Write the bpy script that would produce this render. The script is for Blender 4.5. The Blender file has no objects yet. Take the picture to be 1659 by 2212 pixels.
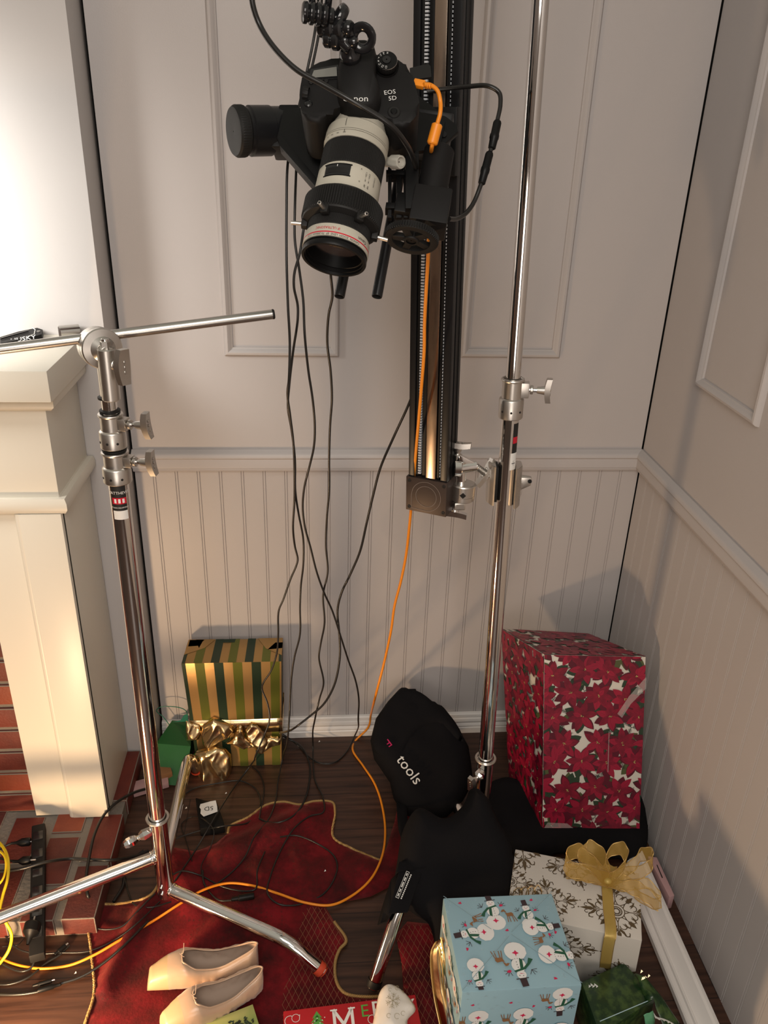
import bpy, bmesh, math, random
from mathutils import Vector, Matrix, geometry, noise
EXPO = 0.0
WORLD = 0.60
LIGHTS = [
 ('key_softbox', (-1.90, -.60, 1.66), (-1.86, -.12, 1.40), 0.34, 9.6, (1.0, .95, .88)),
 ('overhead_softbox', (-1.0, -2.6, 2.5), (-.7, -.2, .9), 1.0, 27, (1.0, .93, .86)),
 ('front_fill', (-.95, -3.1, .95), (-.6, -.1, .5), .9, 11, (1.0, .88, .78)),  # added fill brightening the lower walls and gift fronts, not a real softbox
]
POINTS = [('hearth_lamp', (-1.52, -1.05, .10), .04, 27.0, (1.0, .66, .37))]

sc = bpy.context.scene
COL = sc.collection
V = Vector
pi = math.pi
random.seed(7)

# ---------------------------------------------------------------- camera
F_PX, PITCH, YAW, ROLL = 1759.34, 0.4484, 0.0924, 0.0334
CAM = V((-0.855, -1.9355, 1.6767))
_f = V((math.sin(YAW)*math.cos(PITCH), math.cos(YAW)*math.cos(PITCH), -math.sin(PITCH)))
_r = V((math.cos(YAW), -math.sin(YAW), 0))
_u = _r.cross(_f)
CR = math.cos(ROLL)*_r + math.sin(ROLL)*_u
CU = -math.sin(ROLL)*_r + math.cos(ROLL)*_u
CF = _f
cd = bpy.data.cameras.new('camera')
cam = bpy.data.objects.new('camera', cd); COL.objects.link(cam)
cd.sensor_fit = 'HORIZONTAL'; cd.sensor_width = 36; cd.lens = 36*F_PX/1659
cd.clip_start = 0.05
m = Matrix((CR, CU, -CF)).transposed().to_4x4(); m.translation = CAM
cam.matrix_world = m
sc.camera = cam

# ---------------------------------------------------------------- light
sc.view_settings.view_transform = 'Standard'
sc.view_settings.look = 'None'
sc.view_settings.gamma = 1
sc.view_settings.exposure = EXPO
world = bpy.data.worlds.new('world'); sc.world = world; world.use_nodes = True
nt = world.node_tree; nt.nodes.clear()
wo = nt.nodes.new('ShaderNodeOutputWorld'); bg = nt.nodes.new('ShaderNodeBackground')
tc = nt.nodes.new('ShaderNodeTexCoord'); sp = nt.nodes.new('ShaderNodeSeparateXYZ'); cr = nt.nodes.new('ShaderNodeValToRGB')
nt.links.new(tc.outputs['Generated'], sp.inputs[0]); nt.links.new(sp.outputs['Z'], cr.inputs[0])
mr = nt.nodes.new('ShaderNodeMapRange'); nt.links.new(sp.outputs['Z'], mr.inputs[0]); mr.inputs[1].default_value = -1; mr.inputs[2].default_value = 1
nt.links.new(mr.outputs[0], cr.inputs[0]); nt.links.new(cr.outputs[0], bg.inputs[0]); nt.links.new(bg.outputs[0], wo.inputs[0])
e = cr.color_ramp.elements
e[0].position = 0.35; e[0].color = (0.10, 0.055, 0.035, 1)
e[1].position = 0.85; e[1].color = (0.62, 0.58, 0.48, 1)
e2 = e.new(0.55); e2.color = (0.26, 0.20, 0.16, 1)
bg.inputs[1].default_value = WORLD

def area(name, loc, target, size, power, col, shape='RECTANGLE', sy=None):
    l = bpy.data.lights.new(name, 'AREA'); l.energy = power; l.color = col; l.size = size; l.shape = shape
    l.size_y = sy or size
    o = bpy.data.objects.new(name, l); COL.objects.link(o); o.location = loc
    o.rotation_euler = (V(target)-V(loc)).to_track_quat('-Z', 'Y').to_euler()
    return o
for a in LIGHTS: area(*a).data.spread = math.radians(116 if a[0] == 'key_softbox' else 180)   # key spread narrowed on purpose to keep its light off the back wall
for nm, loc, rad, pw, col in POINTS:
    l = bpy.data.lights.new(nm, 'POINT'); l.energy = pw; l.color = col; l.shadow_soft_size = rad
    o = bpy.data.objects.new(nm, l); COL.objects.link(o); o.location = loc

# ---------------------------------------------------------------- pixel helpers (photo frame 1659 x 2212)
def ray(u, v): return (CF + CR*((u-829.5)/F_PX) - CU*((v-1106)/F_PX))
def PD(u, v, d): return CAM + ray(u, v)*d
def PZ(u, v, z=0.0):
    r = ray(u, v); return CAM + r*((z-CAM.z)/r.z)
def PY(u, v, y):
    r = ray(u, v); return CAM + r*((y-CAM.y)/r.y)
def PX(u, v, x):
    r = ray(u, v); return CAM + r*((x-CAM.x)/r.x)
def PP(u, v, p0, n):
    r = ray(u, v); return CAM + r*((V(p0)-CAM).dot(n)/r.dot(n))

# ---------------------------------------------------------------- materials
MATS = {}
def mat(name, col, rough=0.5, metal=0.0, bump=None, spec=0.5, coat=0.0, noise_col=None, sheen=0.0, aniso=0.0, trans=0.0, alpha=1.0, ior=1.45):
    m = bpy.data.materials.new(name); m.use_nodes = True
    b = m.node_tree.nodes['Principled BSDF']; N = m.node_tree.nodes; L = m.node_tree.links
    b.inputs['Base Color'].default_value = (*col, 1); b.inputs['Roughness'].default_value = rough
    b.inputs['Metallic'].default_value = metal; b.inputs['Specular IOR Level'].default_value = spec
    b.inputs['Coat Weight'].default_value = coat; b.inputs['Sheen Weight'].default_value = sheen
    b.inputs['Transmission Weight'].default_value = trans; b.inputs['Alpha'].default_value = alpha; b.inputs['IOR'].default_value = ior
    t = N.new('ShaderNodeTexCoord')
    if noise_col:   # (other colour, scale, detail, lo, hi, (sx,sy,sz))
        c2, s, d, lo, hi, sv = noise_col
        mp = N.new('ShaderNodeMapping'); mp.inputs['Scale'].default_value = sv
        n = N.new('ShaderNodeTexNoise'); n.inputs['Scale'].default_value = s; n.inputs['Detail'].default_value = d
        r = N.new('ShaderNodeMapRange'); r.inputs[1].default_value = lo; r.inputs[2].default_value = hi
        mx = N.new('ShaderNodeMix'); mx.data_type = 'RGBA'
        mx.inputs[6].default_value = (*col, 1); mx.inputs[7].default_value = (*c2, 1)
        L.new(t.outputs['Object'], mp.inputs[0]); L.new(mp.outputs[0], n.inputs[0]); L.new(n.outputs[0], r.inputs[0])
        L.new(r.outputs[0], mx.inputs[0]); L.new(mx.outputs[2], b.inputs['Base Color'])
    if bump:        # (scale, strength, distance)
        n = N.new('ShaderNodeTexNoise'); n.inputs['Scale'].default_value = bump[0]; n.inputs['Detail'].default_value = 4
        bp = N.new('ShaderNodeBump'); bp.inputs['Strength'].default_value = bump[1]; bp.inputs['Distance'].default_value = bump[2]
        L.new(t.outputs['Object'], n.inputs[0]); L.new(n.outputs[0], bp.inputs['Height']); L.new(bp.outputs[0], b.inputs['Normal'])
    MATS[name] = m
    return m
def M(n): return MATS[n]

mat('wall_paint', (0.47, 0.44, 0.43), 0.42, bump=(350, 0.12, 0.001))
mat('breast_paint', (0.50, 0.48, 0.47), 0.45, bump=(300, 0.1, 0.001))
mat('white_trim', (0.74, 0.71, 0.68), 0.35, bump=(200, 0.05, 0.001))
mat('mantel_paint', (0.68, 0.645, 0.56), 0.38, bump=(250, 0.08, 0.001))
mat('gap_dark', (0.01, 0.009, 0.008), 0.9)
mat('mortar', (0.18, 0.155, 0.13), 0.9, bump=(120, 0.5, 0.003))
mat('brick', (0.145, 0.024, 0.014), 0.6, bump=(160, 0.5, 0.002), noise_col=((0.085, 0.014, 0.010), 9, 3, .4, .65, (1, 1, 1)))
mat('brick_orange', (0.235, 0.050, 0.020), 0.6, bump=(160, 0.5, 0.002), noise_col=((0.18, 0.034, 0.016), 12, 3, .4, .65, (1, 1, 1)))
mat('brick_dark', (0.070, 0.015, 0.012), 0.65, bump=(160, 0.5, 0.002), noise_col=((0.12, 0.022, 0.014), 12, 3, .4, .65, (1, 1, 1)))
mat('black_plastic', (0.005, 0.005, 0.0052), 0.42, spec=0.25)
mat('black_matte', (0.007, 0.0065, 0.0065), 0.6, spec=0.3, bump=(900, 0.2, 0.0004))
mat('black_rubber', (0.010, 0.0095, 0.009), 0.55, spec=0.35)
mat('black_gloss', (0.01, 0.01, 0.011), 0.15, spec=0.7)
mat('black_satin_metal', (0.008, 0.008, 0.009), 0.33, spec=0.4)
mat('black_fabric', (0.0072, 0.0068, 0.0078), 0.95, spec=0.15, bump=(1500, 0.5, 0.0006))
mat('cable_black', (0.014, 0.013, 0.012), 0.32)
mat('chrome', (0.82, 0.80, 0.78), 0.07, metal=1.0)
mat('steel', (0.55, 0.53, 0.50), 0.30, metal=1.0, bump=(600, 0.05, 0.0003))
mat('cast_metal', (0.62, 0.59, 0.55), 0.34, metal=1.0, bump=(800, 0.12, 0.0003))
mat('rail_steel', (0.62, 0.50, 0.40), 0.22, metal=1.0, noise_col=((0.40, 0.32, 0.26), 60, 4, .45, .6, (1, 1, .15)))
mat('lens_white', (0.50, 0.47, 0.39), 0.42)
mat('pale_knob', (0.50, 0.48, 0.42), 0.4)
mat('red_paint', (0.55, 0.01, 0.03), 0.4)
mat('print_white', (0.78, 0.77, 0.74), 0.5)
mat('print_black', (0.012, 0.012, 0.012), 0.5)
mat('print_gold', (0.55, 0.36, 0.08), 0.4, metal=0.5)
mat('lens_glass', (0.07, 0.055, 0.055), 0.02, spec=1.0, coat=1.0)
mat('lcd', (0.20, 0.20, 0.18), 0.12)
mat('orange_rubber', (0.85, 0.27, 0.015), 0.38)
mat('yellow_rubber', (0.80, 0.58, 0.02), 0.38)
mat('belt_white', (0.45, 0.47, 0.50), 0.5)
mat('cap_brown', (0.05, 0.034, 0.028), 0.45, metal=0.3)
mat('cap_line', (0.22, 0.18, 0.16), 0.5)

def floor_material():
    m = bpy.data.materials.new('dark_wood'); m.use_nodes = True; N = m.node_tree.nodes; L = m.node_tree.links
    b = N['Principled BSDF']; t = N.new('ShaderNodeTexCoord')
    br = N.new('ShaderNodeTexBrick'); br.inputs['Scale'].default_value = 1; br.inputs['Brick Width'].default_value = 1.2
    br.inputs['Row Height'].default_value = 0.125; br.inputs['Mortar Size'].default_value = 0.0012; br.inputs['Mortar Smooth'].default_value = 0.2
    br.inputs['Color1'].default_value = (0.045, 0.021, 0.013, 1); br.inputs['Color2'].default_value = (0.068, 0.030, 0.018, 1)
    br.inputs['Mortar'].default_value = (0.012, 0.006, 0.005, 1)
    L.new(t.outputs['Object'], br.inputs['Vector'])
    mp = N.new('ShaderNodeMapping'); mp.inputs['Scale'].default_value = (2.2, 38, 1)
    n = N.new('ShaderNodeTexNoise'); n.inputs['Scale'].default_value = 2.2; n.inputs['Detail'].default_value = 7; n.inputs['Distortion'].default_value = 0.4
    L.new(t.outputs['Object'], mp.inputs[0]); L.new(mp.outputs[0], n.inputs[0])
    r = N.new('ShaderNodeValToRGB'); r.color_ramp.elements[0].position = 0.3; r.color_ramp.elements[0].color = (0.35, 0.30, 0.28, 1)
    r.color_ramp.elements[1].position = 0.7; r.color_ramp.elements[1].color = (1.35, 1.3, 1.25, 1)
    L.new(n.outputs[0], r.inputs[0])
    mx = N.new('ShaderNodeMix'); mx.data_type = 'RGBA'; mx.blend_type = 'MULTIPLY'; mx.inputs[0].default_value = 1
    L.new(br.outputs['Color'], mx.inputs[6]); L.new(r.outputs[0], mx.inputs[7]); L.new(mx.outputs[2], b.inputs['Base Color'])
    b.inputs['Roughness'].default_value = 0.42
    bp = N.new('ShaderNodeBump'); bp.inputs['Strength'].default_value = 0.25; bp.inputs['Distance'].default_value = 0.001
    L.new(n.outputs[0], bp.inputs['Height']); L.new(bp.outputs[0], b.inputs['Normal'])
    MATS['dark_wood'] = m
floor_material()

# ---------------------------------------------------------------- mesh builder
def frame_mat(o, z, x=None):
    z = V(z).normalized(); x = V(x) if x is not None else (V((1, 0, 0)) if abs(z.x) < 0.9 else V((0, 1, 0)))
    x = (x - z*x.dot(z)).normalized(); y = z.cross(x)
    m = Matrix((x, y, z)).transposed().to_4x4(); m.translation = V(o); return m
def catmull(pts, n=8, closed=False):
    pts = [V(p) for p in pts]; out = []; N = len(pts)
    rng = N if closed else N-1
    for i in range(rng):
        p1, p2 = pts[i], pts[(i+1) % N]
        p0 = pts[(i-1) % N] if (closed or i > 0) else p1*2-p2
        p3 = pts[(i+2) % N] if (closed or i < N-2) else p2*2-p1
        # centripetal parametrisation keeps uneven points from looping
        t0 = 0; t1 = t0+max((p1-p0).length, 1e-6)**.5; t2 = t1+max((p2-p1).length, 1e-6)**.5; t3 = t2+max((p3-p2).length, 1e-6)**.5
        for k in range(n):
            t = t1+(t2-t1)*k/n
            A1 = p0*((t1-t)/(t1-t0))+p1*((t-t0)/(t1-t0)); A2 = p1*((t2-t)/(t2-t1))+p2*((t-t1)/(t2-t1)); A3 = p2*((t3-t)/(t3-t2))+p3*((t-t2)/(t3-t2))
            B1 = A1*((t2-t)/(t2-t0))+A2*((t-t0)/(t2-t0)); B2 = A2*((t3-t)/(t3-t1))+A3*((t-t1)/(t3-t1))
            out.append(B1*((t2-t)/(t2-t1))+B2*((t-t1)/(t2-t1)))
    if not closed: out.append(pts[-1])
    return out
class MB:
    def __init__(s): s.bm = bmesh.new(); s.mats = []
    def mi(s, name):
        if name not in s.mats: s.mats.append(name)
        return s.mats.index(name)
    def face(s, vs, mt):
        try:
            f = s.bm.faces.new(vs); f.material_index = s.mi(mt); return f
        except ValueError: return None
    def poly(s, pts, mt): return s.face([s.bm.verts.new(p) for p in pts], mt)
    def hexa(s, c, mt, bev=0.0, seg=2):
        # c: 8 corners, bottom ring then top ring (both counter-clockwise from above)
        vs = [s.bm.verts.new(p) for p in c]
        fs = [s.face([vs[i] for i in q], mt) for q in ((3, 2, 1, 0), (4, 5, 6, 7), (0, 1, 5, 4), (1, 2, 6, 5), (2, 3, 7, 6), (3, 0, 4, 7))]
        if bev:
            es = list({e for f in fs for e in f.edges})
            bmesh.ops.bevel(s.bm, geom=es, offset=bev, segments=seg, profile=0.6, affect='EDGES', clamp_overlap=True)
        return fs
    def box(s, lo, hi, mt, bev=0.0, mx=None, seg=2):
        x0, y0, z0 = lo; x1, y1, z1 = hi
        c = [V(p) for p in ((x0, y0, z0), (x1, y0, z0), (x1, y1, z0), (x0, y1, z0), (x0, y0, z1), (x1, y0, z1), (x1, y1, z1), (x0, y1, z1))]
        if mx: c = [mx @ p for p in c]
        return s.hexa(c, mt, bev, seg)
    def lathe(s, prof, mt, mx=None, seg=32, a0=0, a1=None, cap0=False, cap1=False, ribs=None):
        # prof: (r, z) or (r, z, material for the band after it)
        mx = mx or Matrix(); rings = []
        full = a1 is None; n = seg if full else seg+1; A1 = 2*pi if full else a1
        for p in prof:
            r, z = p[0], p[1]
            rings.append([s.bm.verts.new(mx @ V((r*math.cos(a0+(A1-a0)*k/seg), r*math.sin(a0+(A1-a0)*k/seg), z))) for k in range(n)])
        for i in range(len(prof)-1):
            mm = prof[i][2] if len(prof[i]) > 2 else mt
            for k in range(seg):
                k2 = (k+1) % n
                s.face([rings[i][k], rings[i][k2], rings[i+1][k2], rings[i+1][k]], mm)
        if cap0: s.face(rings[0][::-1], prof[0][2] if len(prof[0]) > 2 else mt)
        if cap1: s.face(rings[-1], mt)
    def cyl(s, p0, p1, r0, mt, r1=None, seg=20, bev=0.0):
        p0, p1 = V(p0), V(p1); r1 = r0 if r1 is None else r1; L = (p1-p0).length; mx = frame_mat(p0, p1-p0)
        if bev: prof = [(r0-bev, 0), (r0, bev), (r1, L-bev), (r1-bev, L)]
        else: prof = [(r0, 0), (r1, L)]
        s.lathe(prof, mt, mx, seg, cap0=True, cap1=True)
    def sphere(s, c, r, mt, sx=1, sy=1, sz=1, mx=None, seg=16, rg=10):
        mm = mx or Matrix.Translation(V(c))
        if mx is None: pass
        rings = []
        for i in range(1, rg):
            t = pi*i/rg
            rings.append([s.bm.verts.new(mm @ V((sx*r*math.sin(t)*math.cos(2*pi*k/seg), sy*r*math.sin(t)*math.sin(2*pi*k/seg), -sz*r*math.cos(t)))) for k in range(seg)])
        b = s.bm.verts.new(mm @ V((0, 0, -sz*r))); t_ = s.bm.verts.new(mm @ V((0, 0, sz*r)))
        for k in range(seg):
            k2 = (k+1) % seg
            s.face([b, rings[0][k2], rings[0][k]], mt); s.face([t_, rings[-1][k], rings[-1][k2]], mt)
            for i in range(len(rings)-1): s.face([rings[i][k], rings[i][k2], rings[i+1][k2], rings[i+1][k]], mt)
    def tube(s, pts, r, mt, seg=8, closed=False, flat=1.0, rfun=None):
        pts = [V(p) for p in pts]; N = len(pts); rings = []
        t = (pts[1]-pts[0]).normalized(); x = t.orthogonal().normalized()
        for i, p in enumerate(pts):
            if closed: t = (pts[(i+1) % N]-pts[i-1]).normalized()
            elif i == 0: t = (pts[1]-pts[0]).normalized()
            elif i == N-1: t = (pts[-1]-pts[-2]).normalized()
            else: t = (pts[i+1]-pts[i-1]).normalized()
            x = (x-t*x.dot(t)); x = x.normalized() if x.length > 1e-6 else t.orthogonal().normalized()
            y = t.cross(x); rr = r if rfun is None else rfun(i)
            rings.append([s.bm.verts.new(p+x*math.cos(2*pi*k/seg)*rr+y*math.sin(2*pi*k/seg)*rr*flat) for k in range(seg)])
        for i in range(N if closed else N-1):
            a, b = rings[i], rings[(i+1) % N]
            for k in range(seg): s.face([a[k], a[(k+1) % seg], b[(k+1) % seg], b[k]], mt)
        if not closed: s.face(rings[0][::-1], mt); s.face(rings[-1], mt)
    def cable(s, pts, r, mt, n=8, seg=8, closed=False): s.tube(catmull(pts, n, closed), r, mt, seg, closed)
    def prism(s, pts, mx, h, mt, bev=0.0, mt2=None, seg=2):
        # outline pts (x, y) extruded 0..h along local z
        a = [s.bm.verts.new(mx @ V((x, y, 0))) for x, y in pts]; b = [s.bm.verts.new(mx @ V((x, y, h))) for x, y in pts]
        n = len(pts); fs = [s.face(a[::-1], mt), s.face(b, mt2 or mt)]
        for i in range(n): fs.append(s.face([a[i], a[(i+1) % n], b[(i+1) % n], b[i]], mt))
        if bev:
            es = list({e for f in (fs[1],) for e in f.edges}) + list({e for f in (fs[0],) for e in f.edges})
            bmesh.ops.bevel(s.bm, geom=es, offset=bev, segments=seg, profile=0.6, affect='EDGES', clamp_overlap=True)
    def grid(s, P, mt, closed_u=False):
        vs = [[s.bm.verts.new(p) for p in row] for row in P]
        for i in range(len(vs)-1):
            n = len(vs[i])
            for j in range(n if closed_u else n-1): s.face([vs[i][j], vs[i][(j+1) % n], vs[i+1][(j+1) % n], vs[i+1][j]], mt)
    def build(s, name, parent=None, smooth=35, solid=0.0, subsurf=0, recalc=True):
        if recalc: bmesh.ops.recalc_face_normals(s.bm, faces=s.bm.faces[:])
        me = bpy.data.meshes.new(name); s.bm.to_mesh(me); s.bm.free()
        for n in s.mats: me.materials.append(M(n))
        if smooth:
            for p in me.polygons: p.use_smooth = True
            me.set_sharp_from_angle(angle=math.radians(smooth))
        o = bpy.data.objects.new(name, me); COL.objects.link(o)
        if parent is not None:
            o.parent = parent; o.matrix_parent_inverse = parent_matrix(parent).inverted()
        if solid:
            md = o.modifiers.new('solid', 'SOLIDIFY'); md.thickness = solid; md.offset = 0
        if subsurf:
            md = o.modifiers.new('sub', 'SUBSURF'); md.levels = subsurf; md.render_levels = subsurf
        return o
def parent_matrix(o):
    # world matrix without waiting for a depsgraph update
    m = Matrix.Translation(o.location)
    return m if o.parent is None else parent_matrix(o.parent) @ (o.matrix_parent_inverse @ m)
def thing(name, label, cat, loc, group=None):
    o = bpy.data.objects.new(name, None); COL.objects.link(o); o.location = V(loc); o.empty_display_size = 0.05
    tag(o, label, cat, group); return o
def tag(o, label, cat, group=None):
    o['label'] = label; o['category'] = cat
    if group: o['group'] = group
    return o
def struct(o): o['kind'] = 'structure'; return o

# flat printed shapes on a face frame
class Face:
    def __init__(s, o, u, v, w, h, n=None):
        s.o = V(o); s.u = V(u).normalized(); s.v = V(v).normalized(); s.w = w; s.h = h
        s.n = V(n).normalized() if n is not None else s.u.cross(s.v).normalized(); s.q = None
    def pt(s, x, y, l=0):
        if s.q:     # a slightly skewed box side: spread the print over its true corners
            a, b, c, d = s.q; fx, fy = x/s.w, y/s.h
            return a.lerp(b, fx).lerp(d.lerp(c, fx), fy)+s.n*l
        return s.o+s.u*x+s.v*y+s.n*l
def clip(pts, w, h):
    for ax, lim, sgn in ((0, 0, 1), (0, w, -1), (1, 0, 1), (1, h, -1)):
        out = []
        for i, p in enumerate(pts):
            q = pts[(i+1) % len(pts)]; a = (p[ax]-lim)*sgn; b = (q[ax]-lim)*sgn
            if a >= 0: out.append(p)
            if (a >= 0) != (b >= 0):
                t = a/(a-b); out.append((p[0]+(q[0]-p[0])*t, p[1]+(q[1]-p[1])*t))
        pts = out
        if len(pts) < 3: return []
    return pts
def decal(mb, fc, pts, mt, layer=1, eps=0.00015):
    pts = clip(pts, fc.w, fc.h)
    if len(pts) >= 3: mb.poly([fc.pt(x, y, 0.0004+eps*layer) for x, y in pts], mt)
def stroke(pts, w):
    # outline polygons (quads) for a polyline of width w
    out = []
    for (x0, y0), (x1, y1) in zip(pts, pts[1:]):
        d = math.hypot(x1-x0, y1-y0) or 1; nx, ny = -(y1-y0)/d*w/2, (x1-x0)/d*w/2; ex, ey = (x1-x0)/d*w*.3, (y1-y0)/d*w*.3
        out.append([(x0-ex+nx, y0-ey+ny), (x0-ex-nx, y0-ey-ny), (x1+ex-nx, y1+ey-ny), (x1+ex+nx, y1+ey+ny)])
    return out
def arc(cx, cy, r, a0, a1, n=10, ry=None):
    ry = ry or r
    return [(cx+r*math.cos(math.radians(a0+(a1-a0)*k/n)), cy+ry*math.sin(math.radians(a0+(a1-a0)*k/n))) for k in range(n+1)]
def xf(pts, cx, cy, ang=0, s=1, flip=1):
    c, d = math.cos(ang)*s, math.sin(ang)*s
    return [(cx+x*flip*c-y*d, cy+x*flip*d+y*c) for x, y in pts]
def text_polys(txt, size):
    cu = bpy.data.curves.new('t', 'FONT'); cu.body = txt; cu.size = size; cu.resolution_u = 2; cu.align_x = 'CENTER'; cu.align_y = 'CENTER'
    o = bpy.data.objects.new('t', cu); COL.objects.link(o)
    dg = bpy.context.evaluated_depsgraph_get(); me = bpy.data.meshes.new_from_object(o.evaluated_get(dg))
    vs = [(v.co.x, v.co.y) for v in me.vertices]; fs = [[vs[i] for i in p.vertices] for p in me.polygons]
    bpy.data.objects.remove(o); bpy.data.curves.remove(cu); bpy.data.meshes.remove(me)
    return fs
def inside_pts(outline, step):
    xs = [p[0] for p in outline]; ys = [p[1] for p in outline]; pts = []
    def inn(x, y):
        c = False; j = len(outline)-1
        for i in range(len(outline)):
            xi, yi = outline[i]; xj, yj = outline[j]
            if (yi > y) != (yj > y) and x < (xj-xi)*(y-yi)/(yj-yi)+xi: c = not c
            j = i
        return c
    y = min(ys)+step/2; r = 0
    while y < max(ys):
        x = min(xs)+step*(.25 if r % 2 else .75)
        while x < max(xs):
            if inn(x, y) and edge_dist(outline, x, y) > step*.45: pts.append((x, y))
            x += step
        y += step*.87; r += 1
    return pts
def edge_dist(outline, x, y):
    best = 1e9
    for i in range(len(outline)):
        ax, ay = outline[i]; bx, by = outline[(i+1) % len(outline)]
        dx, dy = bx-ax, by-ay; L = dx*dx+dy*dy
        t = 0 if L == 0 else max(0, min(1, ((x-ax)*dx+(y-ay)*dy)/L))
        d = math.hypot(x-ax-dx*t, y-ay-dy*t)
        if d < best: best = d
    return best
def resample(outline, step):
    out = []
    for i in range(len(outline)):
        a = V(outline[i]); b = V(outline[(i+1) % len(outline)]); n = max(1, int((b-a).length/step))
        for k in range(n): p = a+(b-a)*k/n; out.append((p.x, p.y))
    return out
def cdt(outline, step):
    outline = resample(outline, step); ins = inside_pts(outline, step); n = len(outline)
    r = geometry.delaunay_2d_cdt([V(p) for p in outline+ins], [], [list(range(n))], 1, 1e-7)
    return [(v.x, v.y) for v in r[0]], r[2], outline
def smooth_outline(pts, n=5):
    return [(p.x, p.y) for p in catmull([V((x, y, 0)) for x, y in pts], n, True)]
def pillow(mb, outline, mx, front, back, mt, step=0.01, R=None, wob=0.0, wsc=20, sm=True):
    # a stuffed shape: outline in the local xy plane of mx, bulging by front (+z) and back (-z)
    if sm: outline = smooth_outline(outline)
    vs, fs, ol = cdt(outline, step)
    ds = [edge_dist(ol, x, y) for x, y in vs]; R = R or max(ds)
    def hh(d): t = min(1, max(0, d)/R); return math.sqrt(max(0, 1-(1-t)**2))
    T, B = [], []
    for (x, y), d in zip(vs, ds):
        w = wob*noise.noise(V((x*wsc, y*wsc, 1.3)))*min(1, d/R*2)
        if wob < 0: w = -wob*(1-3.2*abs(noise.noise(V((x*wsc*1.6+y*wsc*.5, y*wsc*.8, 1.3))))-1.6*abs(noise.noise(V((x*wsc*2.1-y*wsc*1.4, y*wsc, 4.3)))))*min(1, d/R*1.5)   # creased foil
        t = mb.bm.verts.new(mx @ V((x, y, hh(d)*front+w)))
        T.append(t); B.append(t if d < 1e-5 else mb.bm.verts.new(mx @ V((x, y, -hh(d)*back))))
    for f in fs:
        mb.face([T[i] for i in f], mt); g = [B[i] for i in f][::-1]
        if not all(T[i] is B[i] for i in f): mb.face(g, mt)
# ================================================================ the setting
RAIL_T, RAIL_B, BASE_T = 0.92, 0.862, 0.068
WX = -1.312
mb = MB(); mb.poly([(-3.4, -4, 0), (0.02, -4, 0), (0.02, 0.02, 0), (-3.4, 0.02, 0)], 'dark_wood')
struct(mb.build('floor', smooth=0))

def bead_profile(a, b, first, pitch=0.0552):
    # positions along the wall and inward depth: pairs of thin grooves with a bead between
    pts = [(a, 0)]; x = first
    while x-pitch > a: x -= pitch
    while x < b-0.008:
        if x > a+.002: pts += [(x, 0), (x+.0011, -.0022), (x+.0022, 0), (x+.0062, 0), (x+.0073, -.0022), (x+.0084, 0)]
        x += pitch
    pts.append((b, 0)); return pts
# back wall: flat upper panel, beadboard below, thin dark joints at both ends
mb = MB()
mb.box((WX+.003, 0, RAIL_B+.01), (-.0035, .012, 2.6), 'wall_paint')
pr = bead_profile(WX+.002, -.001, PY(571, 1040, 0).x-.004)
P = [[V((x, 0.001-d, z)) for x, d in pr] for z in (0.0, RAIL_B+.012)]
mb.grid(P, 'wall_paint')
mb.box((WX-.05, .03, 0), (.06, .04, 2.6), 'gap_dark')
struct(mb.build('wall_back', smooth=20))
# right wall
mb = MB()
mb.box((0, -3.2, RAIL_B+.01), (.012, -.0035, 2.6), 'wall_paint')
pr = bead_profile(-3.2, -.004, -.06)
P = [[V((0.001-d, y, z)) for y, d in pr] for z in (0.0, RAIL_B+.012)]
mb.grid(P, 'wall_paint')
mb.box((.03, -3.2, 0), (.04, .04, 2.6), 'gap_dark')
struct(mb.build('wall_right', smooth=20))
# chimney breast
mb = MB()
mb.box((-3.4, -.108, 0), (WX-.004, .02, 2.6), 'breast_paint', bev=.001)
struct(mb.build('wall_left'))

# chair rail (mitred pair)
def rail_run(prof, mt):
    # prof: (out, z); goes along the back wall then along the right wall
    m1, m2 = MB(), MB()
    m1.grid([[V((x0 if i == 0 else -o, -o, z)) for o, z in prof] for i, x0 in ((0, WX+.001), (1, 0))], mt)
    m2.grid([[V((-o, (-o if i == 0 else -3.2), z)) for o, z in prof] for i in (0, 1)], mt)
    return m1, m2
prof = [(0, RAIL_T), (.004, RAIL_T+.001), (.009, RAIL_T-.003), (.015, RAIL_T-.006), (.019, RAIL_T-.012), (.0195, RAIL_T-.018), (.016, RAIL_T-.022),
        (.0165, RAIL_T-.024), (.0165, RAIL_B+.012), (.0125, RAIL_B+.010), (.013, RAIL_B+.007), (.011, RAIL_B+.002), (.006, RAIL_B), (0, RAIL_B)]
m1, m2 = rail_run(prof, 'wall_paint')
struct(m1.build('trim_1', smooth=30)); struct(m2.build('trim_2', smooth=30))
# baseboard on the back wall
prof = [(0, BASE_T), (.008, BASE_T-.001), (.011, BASE_T-.004), (.012, BASE_T-.012), (.0095, BASE_T-.015), (.014, BASE_T-.018), (.0155, BASE_T-.026),
        (.013, BASE_T-.033), (.016, BASE_T-.037), (.0175, BASE_T-.042), (.0155, BASE_T-.046), (.018, BASE_T-.049), (.018, 0)]
mb = MB(); mb.grid([[V((x, -o, z)) for o, z in prof] for x in (WX+.002, -.002)], 'white_trim')
struct(mb.build('baseboard_back', smooth=25))

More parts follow.
